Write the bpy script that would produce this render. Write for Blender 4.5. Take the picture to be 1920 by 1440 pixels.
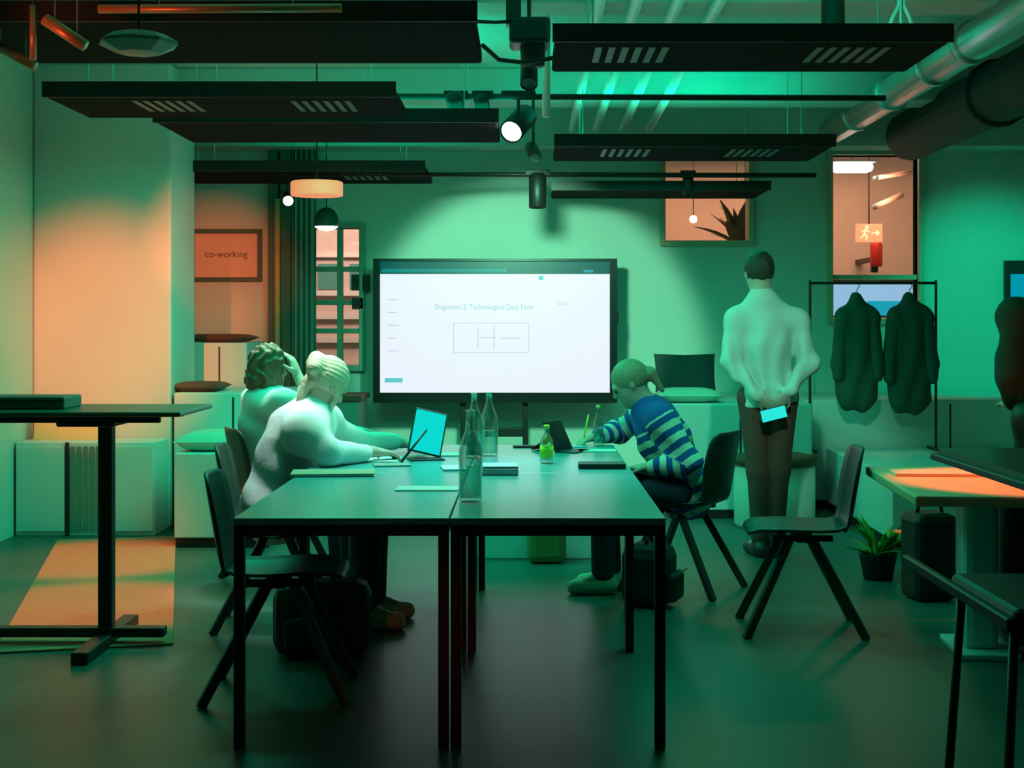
import bpy, math, random
import numpy as np
from mathutils import Vector, Matrix
random.seed(7)
scene = bpy.context.scene
for o in list(bpy.data.objects):
    bpy.data.objects.remove(o)

# ------------------------------------------------------------------ camera
F, VX, VY, CH = 2690.0, 985.0, 605.0, 1.367     # focal length and vanishing point in px of the 1920x1440 frame, eye height
cam_d = bpy.data.cameras.new('camera')
cam = bpy.data.objects.new('camera', cam_d)
scene.collection.objects.link(cam)
cam.location = (0, 0, CH)
cam.rotation_euler = (math.pi / 2, 0, 0)
cam_d.sensor_width = 36
cam_d.lens = F / 1920 * 36
cam_d.shift_x = -(VX - 960) / 1920
cam_d.shift_y = -(720 - VY) / 1920
cam_d.clip_end = 60
scene.camera = cam

def P(px, py, d):
    return Vector(((px - VX) / F * d, d, CH - (py - VY) / F * d))

# ------------------------------------------------------------------ world, exposure, large lights
scene.view_settings.view_transform = 'Standard'
scene.view_settings.look = 'None'
scene.view_settings.exposure = 0.0
scene.view_settings.gamma = 1.0
scene.view_settings.use_curve_mapping = False
w = bpy.data.worlds.new('world')
scene.world = w
w.use_nodes = True
w.node_tree.nodes['Background'].inputs[0].default_value = (0.0, 0.30, 0.16, 1)
w.node_tree.nodes['Background'].inputs[1].default_value = 0.05
scene.cycles.max_bounces = 6
scene.cycles.diffuse_bounces = 2
scene.cycles.sample_clamp_indirect = 4.0

GREEN = (0.0, 1.0, 0.50)
TEALW = (0.33, 1.0, 0.58)
WHITE = (0.86, 1.0, 0.98)
ORANGE = (1.0, 0.12, 0.045)

def area_light(name, loc, target, sx, sy, power, col):
    l = bpy.data.lights.new(name, 'AREA')
    l.shape = 'RECTANGLE'; l.size = sx; l.size_y = sy
    l.energy = power; l.color = col
    o = bpy.data.objects.new(name, l)
    scene.collection.objects.link(o)
    o.location = loc
    o.rotation_euler = (Vector(target) - Vector(loc)).to_track_quat('-Z', 'Y').to_euler()
    return o

def spot_light(name, loc, target, power, col, half_deg, blend=0.3, radius=0.04):
    l = bpy.data.lights.new(name, 'SPOT')
    l.energy = power; l.color = col
    l.spot_size = math.radians(2 * half_deg); l.spot_blend = blend
    l.shadow_soft_size = radius
    o = bpy.data.objects.new(name, l)
    scene.collection.objects.link(o)
    o.location = loc
    o.rotation_euler = (Vector(target) - Vector(loc)).to_track_quat('-Z', 'Y').to_euler()
    return o

# uplights lying on top of the hanging ceiling panels (the panels are built below)
for (x, y, z, sx, sy, p) in [(-0.9, 5.85, 2.60, 1.8, .6, 12.0), (-1.2, 7.55, 2.60, 1.6, .5, 15.0), (-.9, 8.6, 2.60, 1.6, .6, 16.0),
                             (-1.2, 10.6, 2.60, 1.4, .5, 10.0), (1.0, 6.15, 2.60, 1.4, .5, 13.0), (1.0, 9.3, 2.57, 1.5, .5, 22.0)]:
    area_light('panel_uplight', (x, y, z), (x, y, 5), sx, sy, p * .55, GREEN)
# added green fill lights just under the dark panels
for (x, y, z, sx, sy, p) in [(-.75, 8.6, 2.47, 1.2, .4, 55.0), (.9, 9.35, 2.43, 1.2, .4, 26.0), (-1.2, 7.55, 2.47, 1.2, .4, 50.0), (-.8, 5.85, 2.47, 1.0, .4, 14.0), (.8, 6.15, 2.47, .8, .3, 22.0), (-1.8, 10.6, 2.47, .6, .3, 10.0)]:
    area_light('panel_fill_light', (x, y, z), (x, y, 0), sx, sy, p * .52, GREEN)

# ------------------------------------------------------------------ materials
MATS = {}
def mat(name, col, rough=0.6, metal=0.0, var=0.08, scale=8.0, bump=0.0, bscale=60.0, emit=None, estr=0.0, spec=0.5):
    if name in MATS:
        return MATS[name]
    m = bpy.data.materials.new(name); m.use_nodes = True
    nt = m.node_tree; b = nt.nodes['Principled BSDF']
    tc = nt.nodes.new('ShaderNodeTexCoord')
    n = nt.nodes.new('ShaderNodeTexNoise'); n.inputs['Scale'].default_value = scale; n.inputs['Detail'].default_value = 4
    nt.links.new(tc.outputs['Object'], n.inputs['Vector'])
    mx = nt.nodes.new('ShaderNodeMix'); mx.data_type = 'RGBA'
    mx.inputs[6].default_value = (*[max(0, c * (1 - var)) for c in col], 1)
    mx.inputs[7].default_value = (*[min(1, c * (1 + var)) for c in col], 1)
    nt.links.new(n.outputs['Fac'], mx.inputs[0])
    nt.links.new(mx.outputs[2], b.inputs['Base Color'])
    b.inputs['Roughness'].default_value = rough
    b.inputs['Metallic'].default_value = metal
    b.inputs['Specular IOR Level'].default_value = spec
    if bump:
        n2 = nt.nodes.new('ShaderNodeTexNoise'); n2.inputs['Scale'].default_value = bscale; n2.inputs['Detail'].default_value = 3
        nt.links.new(tc.outputs['Object'], n2.inputs['Vector'])
        bp = nt.nodes.new('ShaderNodeBump'); bp.inputs['Strength'].default_value = bump; bp.inputs['Distance'].default_value = 0.02
        nt.links.new(n2.outputs['Fac'], bp.inputs['Height'])
        nt.links.new(bp.outputs['Normal'], b.inputs['Normal'])
    if emit:
        b.inputs['Emission Color'].default_value = (*emit, 1)
        b.inputs['Emission Strength'].default_value = estr
    MATS[name] = m
    return m

def pane_mat(name, tint, gloss):
    if name in MATS: return MATS[name]
    m = bpy.data.materials.new(name); m.use_nodes = True
    nt = m.node_tree; nt.nodes.remove(nt.nodes['Principled BSDF'])
    t = nt.nodes.new('ShaderNodeBsdfTransparent'); t.inputs[0].default_value = (*tint, 1)
    g = nt.nodes.new('ShaderNodeBsdfGlossy'); g.inputs['Roughness'].default_value = 0.03
    lw = nt.nodes.new('ShaderNodeLayerWeight'); lw.inputs[0].default_value = 0.35
    ml = nt.nodes.new('ShaderNodeMath'); ml.operation = 'MULTIPLY_ADD'
    ml.inputs[1].default_value = 0.7; ml.inputs[2].default_value = gloss
    nt.links.new(lw.outputs['Facing'], ml.inputs[0])
    mx = nt.nodes.new('ShaderNodeMixShader')
    nt.links.new(ml.outputs[0], mx.inputs[0]); nt.links.new(t.outputs[0], mx.inputs[1]); nt.links.new(g.outputs[0], mx.inputs[2])
    nt.links.new(mx.outputs[0], nt.nodes['Material Output'].inputs['Surface'])
    MATS[name] = m
    return m

M_wall = mat('plaster wall', (.66, .77, .72), .8, var=.05, scale=2, bump=.08, bscale=20)
M_ceil = mat('painted concrete ceiling', (.62, .64, .62), .85, var=.18, scale=2.5, bump=.2, bscale=14)
M_floor = mat('polished screed floor', (.055, .125, .113), .38, var=.22, scale=1.6, bump=.03, bscale=40, spec=.35)
M_white = mat('white laminate', (.80, .82, .80), .5, var=.03)
M_black = mat('black powder coat', (.012, .013, .013), .45, var=.2)
M_panel = mat('black ceiling panel', (.005, .005, .005), .9, var=.3, scale=5, spec=.1)
M_slot = mat('grey grille', (.16, .18, .19), .5, metal=.4)
M_table = mat('dark table laminate', (.07, .38, .40), .28, var=.06, scale=3, spec=.9)
M_shell = mat('dark stained plywood', (.030, .036, .034), .42, var=.25, scale=12)
M_shellw = mat('black brown chair back', (.05, .045, .038), .42, var=.25, scale=12)
M_steel = mat('galvanised steel', (.55, .58, .60), .33, metal=.85, var=.15, scale=6)
M_copper = mat('copper pipe', (.70, .33, .18), .4, metal=.5, var=.2)
M_paper = mat('white paper', (.86, .87, .86), .7, var=.02)
M_pad = mat('brown leather pad', (.22, .07, .045), .55, var=.2, bump=.1)
M_cush = mat('pale cushion fabric', (.66, .70, .58), .9, var=.06, bump=.15, bscale=120)
M_darkcush = mat('dark grey cushion fabric', (.045, .06, .065), .9, var=.15, bump=.15, bscale=120)
M_wood = mat('pale timber', (.55, .38, .16), .55, var=.2, scale=10)
M_darkgreen = mat('dark green lacquer', (.05, .16, .11), .5, var=.1)
M_refl_rug = mat('terracotta rug', (.78, .26, .15), .95, var=.12, scale=25, bump=.2, bscale=200)
M_skin = mat('skin', (.62, .44, .36), .5, var=.05)
M_glass = pane_mat('bottle glass', (.90, .97, .94), .10)
M_pane = pane_mat('window glass', (.93, .97, .95), .03)

# ------------------------------------------------------------------ mesh helpers
def link(o):
    scene.collection.objects.link(o); return o

class MB:
    def __init__(s): s.v = []; s.f = []
    def add(s, v, f):
        n = len(s.v); s.v += [tuple(p) for p in v]; s.f += [tuple(i + n for i in q) for q in f]; return s
    def box(s, x0, x1, y0, y1, z0, z1, M=None):
        v = [(x, y, z) for x in (x0, x1) for y in (y0, y1) for z in (z0, z1)]
        if M is not None: v = [M @ Vector(p) for p in v]
        return s.add(v, [(0, 1, 3, 2), (4, 6, 7, 5), (0, 4, 5, 1), (2, 3, 7, 6), (0, 2, 6, 4), (1, 5, 7, 3)])
    def bar(s, a, b, w, h=None, up=(0, 0, 1)):
        a = Vector(a); b = Vector(b); h = h or w
        d = (b - a).normalized(); u = Vector(up)
        if abs(d.dot(u)) > .99: u = Vector((1, 0, 0))
        r = d.cross(u).normalized(); u = r.cross(d)
        v = []
        for p in (a, b):
            for (i, j) in ((-1, -1), (1, -1), (1, 1), (-1, 1)):
                v.append(p + r * (i * w / 2) + u * (j * h / 2))
        return s.add(v, [(0, 3, 2, 1), (4, 5, 6, 7), (0, 1, 5, 4), (1, 2, 6, 5), (2, 3, 7, 6), (3, 0, 4, 7)])
    def tube(s, pts, r, n=12):
        pts = [Vector(p) for p in pts]
        rs = r if isinstance(r, (list, tuple)) else [r] * len(pts)
        v = []; f = []
        prev = None
        for i, p in enumerate(pts):
            d = (pts[min(i + 1, len(pts) - 1)] - pts[max(i - 1, 0)]).normalized()
            if prev is None:
                u = d.orthogonal().normalized()
            else:
                u = (prev - d * prev.dot(d)).normalized()
            prev = u; q = d.cross(u)
            for k in range(n):
                a = 2 * math.pi * k / n
                v.append(p + (u * math.cos(a) + q * math.sin(a)) * rs[i])
        for i in range(len(pts) - 1):
            for k in range(n):
                f.append((i * n + k, i * n + (k + 1) % n, (i + 1) * n + (k + 1) % n, (i + 1) * n + k))
        f.append(tuple(reversed(range(n)))); f.append(tuple(range((len(pts) - 1) * n, len(pts) * n)))
        return s.add(v, f)
    def lathe(s, prof, c=(0, 0, 0), n=24, M=None):
        v = []; f = []
        for (r, z) in prof:
            for k in range(n):
                a = 2 * math.pi * k / n
                p = Vector((c[0] + r * math.cos(a), c[1] + r * math.sin(a), c[2] + z))
                v.append(M @ p if M is not None else p)
        for i in range(len(prof) - 1):
            for k in range(n):
                f.append((i * n + k, i * n + (k + 1) % n, (i + 1) * n + (k + 1) % n, (i + 1) * n + k))
        if prof[0][0] > 1e-4: f.append(tuple(reversed(range(n))))
        if prof[-1][0] > 1e-4: f.append(tuple(range((len(prof) - 1) * n, len(prof) * n)))
        return s.add(v, f)
    def build(s, name, m, parent=None, bevel=0.0, smooth=False, sub=0, solid=0.0):
        me = bpy.data.meshes.new(name)
        me.from_pydata(s.v, [], s.f); me.update()
        me.materials.append(m)
        o = link(bpy.data.objects.new(name, me))
        if parent is not None: o.parent = parent
        if smooth:
            me.polygons.foreach_set('use_smooth', [True] * len(me.polygons))
        if solid:
            q = o.modifiers.new('solid', 'SOLIDIFY'); q.thickness = solid; q.offset = 0
        if bevel:
            q = o.modifiers.new('bevel', 'BEVEL'); q.width = bevel; q.segments = 2; q.limit_method = 'ANGLE'
        if sub:
            q = o.modifiers.new('sub', 'SUBSURF'); q.levels = sub; q.render_levels = sub
        return o

def tag(o, label, cat, group=None):
    o['label'] = label; o['category'] = cat
    if group: o['group'] = group
    return o
def structure(o):
    o['kind'] = 'structure'; return o
def empty(name, loc=(0, 0, 0), rz=0, label=None, cat=None, group=None):
    o = link(bpy.data.objects.new(name, None)); o.location = loc; o.rotation_euler = (0, 0, rz)
    o.empty_display_size = .1
    if label: tag(o, label, cat, group)
    return o
def copy_tree(o, parent=None):
    c = o.copy(); link(c); c.parent = parent
    for ch in [x for x in o.children]: copy_tree(ch, c)
    return c
def text_mesh(name, body, size, m, parent, loc, rot=(math.pi / 2, 0, 0), align='CENTER', scale_x=1.0):
    cu = bpy.data.curves.new(name, 'FONT'); cu.body = body; cu.size = size; cu.align_x = align; cu.extrude = .0006
    t = bpy.data.objects.new(name, cu); link(t)
    dg = bpy.context.evaluated_depsgraph_get()
    me = bpy.data.meshes.new_from_object(t.evaluated_get(dg))
    bpy.data.objects.remove(t)
    me.materials.clear(); me.materials.append(m)
    o = link(bpy.data.objects.new(name, me)); o.parent = parent; o.location = loc; o.rotation_euler = rot
    o.scale = (scale_x, 1, 1)
    return o

# ------------------------------------------------------------------ the room
WY, ZC = 11.6, 3.1
XL, XR = -3.28, 4.3
structure(MB().box(XL - .2, XR + .2, -1.0, WY + 3.2, -.1, 0).build('floor', M_floor))
structure(MB().box(XL - .2, XR + .2, -1.0, WY + 3.2, ZC, ZC + .15).build('ceiling', M_ceil))
structure(MB().box(XL - .15, XL, -1.0, WY, 0, ZC).build('wall_left', M_wall))
structure(MB().box(XR, XR + .15, -1.0, WY + 3.2, 0, ZC).build('wall_right', M_wall))
# openings in the back wall: (x0, x1, z0, z1)
OPEN = [(-1.72, -1.34, 1.02, 2.13), (1.13, 1.80, 2.03, 2.74), (2.48, 3.17, 1.40, 2.72)]
wb = MB(); x = XL - .15
for (a, b, c, d) in OPEN:
    wb.box(x, a, WY, WY + .14, 0, ZC)
    wb.box(a, b, WY, WY + .14, 0, c); wb.box(a, b, WY, WY + .14, d, ZC)
    x = b
wb.box(x, XR + .15, WY, WY + .14, 0, ZC)
structure(wb.build('wall_back', M_wall))
# made-up corridor behind two added windows, standing in for orange reflections
structure(MB().box(XL, XR, WY + 2.0, WY + 2.12, 0, ZC).build('wall_added_corridor', M_wall))
structure(MB().box(.3, .4, WY + .14, WY + 2.0, 0, ZC).build('wall_added_corridor_end', M_wall))
# ceiling beams across the room
for (y, h, b) in [(4.6, .14, .25), (7.05, .16, .30), (9.75, .22, .35), (11.25, .35, .40)]:
    o = MB().box(XL, XR, y, y + b, ZC - h, ZC).build('trim_1', M_ceil, bevel=.01); structure(o)
    o.name = 'trim_%d' % (1 + len([q for q in bpy.data.objects if q.name.startswith('trim_')]))
# baseboard of the back wall
structure(MB().box(XL, XR, WY - .02, WY, 0, .09).build('baseboard_back', M_darkgreen))

def window(idx, op, m_frame, rails=(), stiles=(), fr=.045):
    x0, x1, z0, z1 = op
    root = structure(empty('window_%d' % idx, ((x0 + x1) / 2, WY, z0)))
    cx = (x0 + x1) / 2
    f = MB()
    f.box(x0 - fr - cx, x0 - cx, -.05, .14, -fr, z1 - z0 + fr); f.box(x1 - cx, x1 - cx + fr, -.05, .14, -fr, z1 - z0 + fr)
    f.box(x0 - cx, x1 - cx, -.05, .14, -fr, 0); f.box(x0 - cx, x1 - cx, -.05, .14, z1 - z0, z1 - z0 + fr)
    f.build('window_frame', m_frame, root, bevel=.006)
    zs = [0] + [r - z0 for r in rails] + [z1 - z0]
    xs = [x0 - cx] + [s_ - cx for s_ in stiles] + [x1 - cx]
    for r in rails:
        MB().box(x0 - cx, x1 - cx, 0, .06, r - z0 - .02, r - z0 + .02).build('glazing_bar', m_frame, root, bevel=.004)
    for s_ in stiles:
        MB().box(s_ - cx - .022, s_ - cx + .022, -.01, .07, 0, z1 - z0).build('mullion', m_frame, root, bevel=.004)
    for i in range(len(zs) - 1):
        for j in range(len(xs) - 1):
            MB().box(xs[j], xs[j + 1], .03, .036, zs[i], zs[i + 1]).build('pane', M_pane, root)
    return root
M_frm = mat('pale window frame', (.62, .48, .34), .5, var=.1)
M_frmg = mat('green window frame', (.25, .45, .34), .5, var=.1)
window(1, OPEN[0], M_frmg, rails=(1.30, 1.53, 1.80), stiles=(-1.50,))
window(2, OPEN[1], M_frm)  # added window framing an orange glass reflection
window(3, OPEN[2], M_frm, rails=(1.735,))  # added window, likewise built in place of a reflection
# added orange lights for the made-up corridor
area_light('added_corridor_light', (2.0, 12.8, 2.85), (2.0, 12.9, 0), 2.6, .3, 34, (1, .30, .16))
area_light('added_corridor_light', (3.3, 12.3, 2.55), (3.1, 13.6, 1.6), .5, .3, 6, (1, .30, .16))

# daylight view outside the narrow left window: a brick facade
fac = empty('brick_building', (-1.7, WY + 2.0 - .1, 0), 0, 'pale pink brick house front outside the narrow left window', 'building')
M_brick = mat('pink render', (.75, .52, .45), .9, var=.15, scale=12)
MB().box(-.9, 1.0, 0, .08, .3, 2.9).build('wall', M_brick, fac)
for k, z in enumerate((.95, 1.18, 1.40, 1.62, 1.98)):
    MB().box(-.9, 1.0, -.05, 0, z, z + .05).build('ledge', mat('pale ledge', (.9, .72, .64), .8), fac)
for k in range(4):
    MB().box(-.55 + k * .3, -.37 + k * .3, -.02, .02, 1.68, 1.92).build('window_pane', mat('dull teal glass', (.10, .3, .24), .2), fac)
area_light('courtyard_daylight', (-1.6, 12.3, 2.7), (-1.6, 13.4, 1.4), 1.2, .4, 32, (1.0, .72, .62))

# pier, cabinet and rug on the left
pier = structure(MB().box(XL, -2.36, 9.55, 10.25, 0, ZC).build('wall_pier', M_wall, bevel=.02))

# ------------------------------------------------------------------ hanging ceiling panels
def ceiling_panel(label, x0, x1, y0, y1, z=2.5, th=.06, groups=(.35, .78), slots=True):
    root = empty('ceiling_panel', ((x0 + x1) / 2, (y0 + y1) / 2, z), 0, label, 'ceiling panel', 'black hanging ceiling panels')
    hx = (x1 - x0) / 2; hy = (y1 - y0) / 2
    MB().box(-hx, hx, -hy, hy, 0, th).build('panel_body', M_panel, root, bevel=.012)
    MB().box(-hx - .01, hx + .01, -hy - .012, -hy, 0, th + .02).build('edge_profile', M_black, root)
    if slots:
        for g in groups:
            for k in range(6):
                xx = -hx + 2 * hx * g + (k - 2.5) * .055
                MB().box(xx - .014, xx + .014, -hy * .75, hy * .25, -.004, .0).build('grille_slot', M_slot, root)
    for sx in (-1, 1):
        for sy in (-1, 1):
            MB().tube([(sx * hx * .8, sy * hy * .6, th), (sx * hx * .8, sy * hy * .6, ZC - z)], .004, 6).build('hanger_rod', M_steel, root)
    return root
ceiling_panel('long black ceiling panel nearest the camera, top left behind the pendant shade', -2.15, -.19, 5.41, 6.28, slots=False)
ceiling_panel('black ceiling panel above the left wall pier, second from the camera', -2.42, -.66, 7.22, 7.95, groups=(.32, .78))
ceiling_panel('black ceiling panel left of the lit track spotlight', -2.10, -.16, 8.13, 9.04, slots=False)
ceiling_panel('thin black ceiling panel above the framed sign, farthest on the left', -2.55, -.72, 10.2, 11.1, z=2.44, groups=(.75,))
ceiling_panel('wide black ceiling panel at top right crossing under the steel duct', .12, 1.72, 5.80, 6.49, th=.055, groups=(.20, .77))
ceiling_panel('black ceiling panel below the ceiling conduits right of centre', .19, 1.93, 8.96, 9.77, z=2.465, groups=(.26, .73))
ceiling_panel('thin low black ceiling panel under the track, in front of the orange window', .20, 1.78, 10.45, 11.16, z=2.33, th=.05, slots=False)

# ------------------------------------------------------------------ ceiling services
def pipe(name, label, pts, r, m, cat='pipe', group=None, rings=()):
    o = empty(name, Vector(pts[0]), 0, label, cat, group)
    base = Vector(pts[0])
    MB().tube([Vector(p) - base for p in pts], r, 16).build('pipe_body', m, o, smooth=True)
    a = Vector(pts[0]); b = Vector(pts[-1]); d = (b - a).normalized()
    if 'copper' in name:
        for q_ in (a.lerp(b, .25), a.lerp(b, .8)):
            MB().tube([q_ - base, Vector((q_.x, q_.y, ZC)) - base], .003, 6).build('hanger_rod', M_steel, o)
    for t in rings:
        c = a.lerp(b, t) - base
        MB().tube([c - d * .035, c + d * .035], r * 1.13, 16).build('joint_collar', m, o, smooth=True)
    return o
pipe('ventilation_duct', 'shiny round steel ventilation duct running back under the ceiling at right', [(2.40, 4.2, 2.87), (2.40, 11.2, 2.87)], .105, M_steel, 'duct', rings=(.50, .60, .74, .88))
pipe('ventilation_duct', 'thick dark duct beside the shiny steel duct at right', [(2.95, 4.2, 2.80), (2.95, 11.0, 2.80)], .19, mat('dark painted duct', (.02, .03, .027), .8), 'duct', rings=(.4, .7))
for k, (xx, lab) in enumerate([(.36, 'leftmost of the four pale conduits under the ceiling right of centre'), (.54, 'second from left of the four pale ceiling conduits'),
                               (.74, 'third from left of the four pale ceiling conduits'), (.94, 'rightmost of the four pale conduits under the ceiling')]):
    pipe('ceiling_conduit', lab, [(xx, 4.9, 3.0), (xx, 7.0, 2.92), (xx, 9.8, 2.86), (xx, 10.9, 2.84)], .030, mat('pale conduit', (.88, .92, .95), .4, metal=.1), 'conduit', 'ceiling conduits')
pipe('drop_pipe', 'pale vertical pipe between the black ceiling panels at top centre', [(.115, 7.9, 3.1), (.115, 7.9, 2.50)], .022, MATS['pale conduit'], 'pipe')
pipe('copper_pipe', 'horizontal copper pipe along the top left edge of the ceiling', [P(185, 17, 5.25), P(640, 15, 5.25)], .016, M_copper, 'pipe', 'copper pipes')
pipe('copper_pipe', 'short slanting copper pipe left of the pendant shade', [P(84, 36, 5.2), P(160, 86, 5.2)], .022, M_copper, 'pipe', 'copper pipes')
pipe('copper_pipe', 'upright copper pipe in the top left corner', [P(62, 10, 5.4), P(62, 112, 5.4)], .013, M_copper, 'pipe', 'copper pipes')
pipe('copper_pipe', 'sloping copper pipe at the upper left picture edge', [P(-20, 78, 5.5), P(66, 124, 5.5)], .020, M_copper, 'pipe', 'copper pipes')
pipe('light_track', 'black light track crossing under the ceiling above the lit spotlight', [P(560, 180, 8.5), P(1660, 184, 8.5)], .018, M_black, 'track', 'light tracks')
pipe('light_track', 'black light track in front of the back wall above the big screen', [P(545, 326, 10.35), P(1530, 329, 10.35)], .018, M_black, 'track', 'light tracks')
for k, (px, lab) in enumerate([(1675, 'left pale cable hanging at top right'), (1690, 'middle pale cable hanging at top right'), (1704, 'right pale cable hanging at top right')]):
    o = MB().tube([P(1690, -30, 6.6), P(1690 + (px - 1690) * .3, 10, 6.6), P(px, 30, 6.6), P(px + (px - 1690) * .6, 52, 6.6)], .009, 8).build('hanging_cable', MATS['pale conduit'], smooth=True)
    tag(o, lab, 'cable', 'hanging cables')
o = MB().tube([P(888, 40, 6.3), P(930, 42, 6.5), P(960, 40, 6.6)], .008, 8).build('black_cable', M_black, smooth=True); tag(o, 'short black cable from the near left panel to the projector', 'cable')
o = MB().tube([P(905, 85, 6.3), P(935, 112, 6.5), P(985, 118, 6.6), P(1040, 108, 6.5)], .010, 8).build('black_cable', M_black, smooth=True); tag(o, 'sagging black cable below the projector', 'cable')

M_lens = mat('lit lamp lens', (1, 1, 1), .4, emit=(1, .98, .9), estr=9)
M_lensoff = mat('dark lamp lens', (.05, .07, .07), .1)
def spotlight(label, pos, aim, size=1.0, lit=False, top=None):
    pos = Vector(pos); root = empty('track_spotlight', pos, 0, label, 'spotlight', 'black track spotlights')
    d = (Vector(aim) - pos).normalized()
    R = d.to_track_quat('Z', 'Y').to_matrix().to_4x4()
    r = .042 * size; L = .15 * size
    h = MB().lathe([(r * .7, -L * .6), (r, -L * .5), (r, L * .5), (r * .93, L * .52), (r * .85, L * .45)], n=20, M=R).build('lamp_head', M_black, root, smooth=True)
    MB().lathe([(r * .86, L * .46), (r * .6, L * .47), (.001, L * .475)], n=20, M=R).build('lens', M_lens if lit else M_lensoff, h)
    t = (top if top else pos.z + .14) - pos.z
    MB().tube([(0, 0, 0), (0, 0, t)], .010, 8).build('stem', M_black, root)
    MB().box(-.06 * size, .06 * size, -.02, .02, t - .015, t + .02).build('track_adapter', M_black, root, bevel=.004)
    return root
spotlight('small black spotlight below the projector at top centre', P(992, 138, 6.9), (0, 5.5, .7), 1.0, top=2.95)
spotlight('left of the two black spotlights hanging under the rear track', P(855, 200, 8.5), (-.2, WY, 1.2), 1.2, top=2.72)
spotlight('right of the two black spotlights hanging under the rear track', P(905, 200, 8.5), (0, WY, 1.2), 1.05, top=2.72)
spotlight('lit black track spotlight with a white lens, top centre', P(972, 232, 8.5), (-1.1, 6.0, 1.0), 1.7, lit=True, top=2.72)
spotlight('small black spotlight beside the right rear panel', P(1000, 285, 9.5), (.6, 7, .8), 1.0, top=3.09)
spotlight('black spotlight hanging straight down above the big screen', P(1008, 360, 10.35), P(1008, 900, 10.33), 1.5, top=2.45)
spotlight('lit spotlight with a white lens left of the orange pendant', P(541, 372, 10.35), P(500, 640, 7.6), 1.0, lit=True, top=2.45)
spotlight('lit spotlight at top right under the ceiling', P(1562, 36, 6.7), P(1570, 900, 6.3), 1.3, lit=True, top=3.0)
spotlight('small dark green spotlight in front of the orange window', P(1290, 348, 10.4), P(1300, 900, 10.2), .9, top=2.45)
# projector
pr = empty('projector', P(975, 80, 6.7), 0, 'black projector hanging between the near ceiling panels', 'projector')
MB().box(-.05, .14, -.12, .12, -.02, .10).build('projector_body', M_black, pr, bevel=.02)
MB().lathe([(.055, -.11), (.06, -.02), (.06, .04)], (.06, 0, 0), 20).build('lens_barrel', M_black, pr, smooth=True)
MB().bar((-.03, 0, .08), (-.03, 0, ZC - P(975, 80, 6.7).z), .07).build('ceiling_bracket', M_black, pr)
# pendants
def pendant(label, pos, prof, m, n=24, topz=ZC, smooth=True, bulb=None):
    r = empty('pendant_lamp', pos, 0, label, 'lamp')
    MB().lathe(prof, n=n).build('lamp_shade', m, r, smooth=smooth)
    MB().tube([(0, 0, prof[-1][1] - .01), (0, 0, topz - pos[2])], .005, 6).build('cord', M_black, r)
    if bulb: MB().lathe(bulb[0], n=16).build('bulb', bulb[1], r, smooth=True)
    return r
pendant('flat faceted green pendant shade hanging at top left', P(260, 80, 4.9), [(.02, -.040), (.075, -.036), (.135, -.008), (.133, .004), (.09, .028), (.02, .042)], mat('green enamel shade', (.30, .42, .36), .45), n=8, smooth=False)
pendant('orange glowing drum standing in for a lamp reflection above the narrow left window', P(594, 354, 9.6), [(.17, -.048), (.175, -.04), (.175, .04), (.165, .048), (.02, .05)], mat('orange reflection shade', (.9, .4, .25), .5, emit=(1, .27, .13), estr=.75))  # added glowing drum in place of a lamp's glass reflection
pendant('white glowing dome pendant over the narrow left window', P(612, 412, 10.6), [(.10, -.05), (.098, -.02), (.08, .04), (.05, .075), (.02, .09)], mat('green dome shade', (.02, .10, .07), .4),
        bulb=([(.001, -.085), (.05, -.075), (.085, -.055), (.09, -.045)], mat('lit bulb', (1, 1, 1), .4, emit=(.75, 1, .9), estr=2.2)))

# ------------------------------------------------------------------ big screen
sd = 11.25
scr = empty('presentation_screen', (P(928, 620, sd).x, sd, 0), 0, 'large presentation screen on a black floor stand showing a white slide', 'screen')
cx = scr.location.x
def sx_(px): return (px - VX) / F * sd - cx
def sz_(py): return CH - (py - VY) / F * sd
M_bez = mat('screen bezel', (.010, .014, .015), .3)
bz = MB()
bz.box(sx_(700), sx_(713), -.03, .05, sz_(755), sz_(485)); bz.box(sx_(1143), sx_(1157), -.03, .05, sz_(755), sz_(485))
bz.box(sx_(713), sx_(1143), -.03, .05, sz_(755), sz_(736)); bz.box(sx_(713), sx_(1143), -.03, .05, sz_(490), sz_(485))
bz.build('bezel', M_bez, scr)
MB().box(sx_(702), sx_(1155), .02, .09, sz_(753), sz_(487)).build('housing', M_black, scr, bevel=.01)
def emis(name, c, s): return mat(name, (.02, .02, .02), .35, emit=c, estr=s, var=0)
disp = MB().box(sx_(713), sx_(1143), -.012, .02, sz_(736), sz_(514)).build('display', emis('slide white', (.82, .87, 1.0), 1.0), scr)
MB().box(sx_(713), sx_(1143), -.012, .02, sz_(514), sz_(490)).build('title_bar', emis('title bar teal', (.0, .10, .11), .6), scr)
MB().box(sx_(716), sx_(950), -.014, -.012, sz_(511), sz_(504)).build('toolbar', emis('toolbar teal', (.0, .28, .27), .7), scr)
MB().box(sx_(722), sx_(755), -.0142, -.012, sz_(717), sz_(709)).build('slide_button', emis('slide teal', (.12, .62, .62), .9), scr)
MB().box(sx_(1094), sx_(1112), -.0142, -.012, sz_(511), sz_(506)).build('window_button', emis('slide blue', (.02, .36, .5), .8), scr)
MB().box(sx_(1010), sx_(1019), -.0142, -.012, sz_(525), sz_(517)).build('slide_icon', MATS['slide teal'], scr)
M_st = emis('slide heading', (.36, .70, .66), .9); M_sg = emis('slide grey', (.66, .72, .82), .9)
text_mesh('slide_heading', 'Diagramm 2: Technological Data Flow', .058, M_st, scr, (sx_(907), -.0145, sz_(580)), scale_x=.86)
text_mesh('slide_note', 'Data', .05, M_sg, scr, (sx_(1055), -.0145, sz_(572)))
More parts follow.
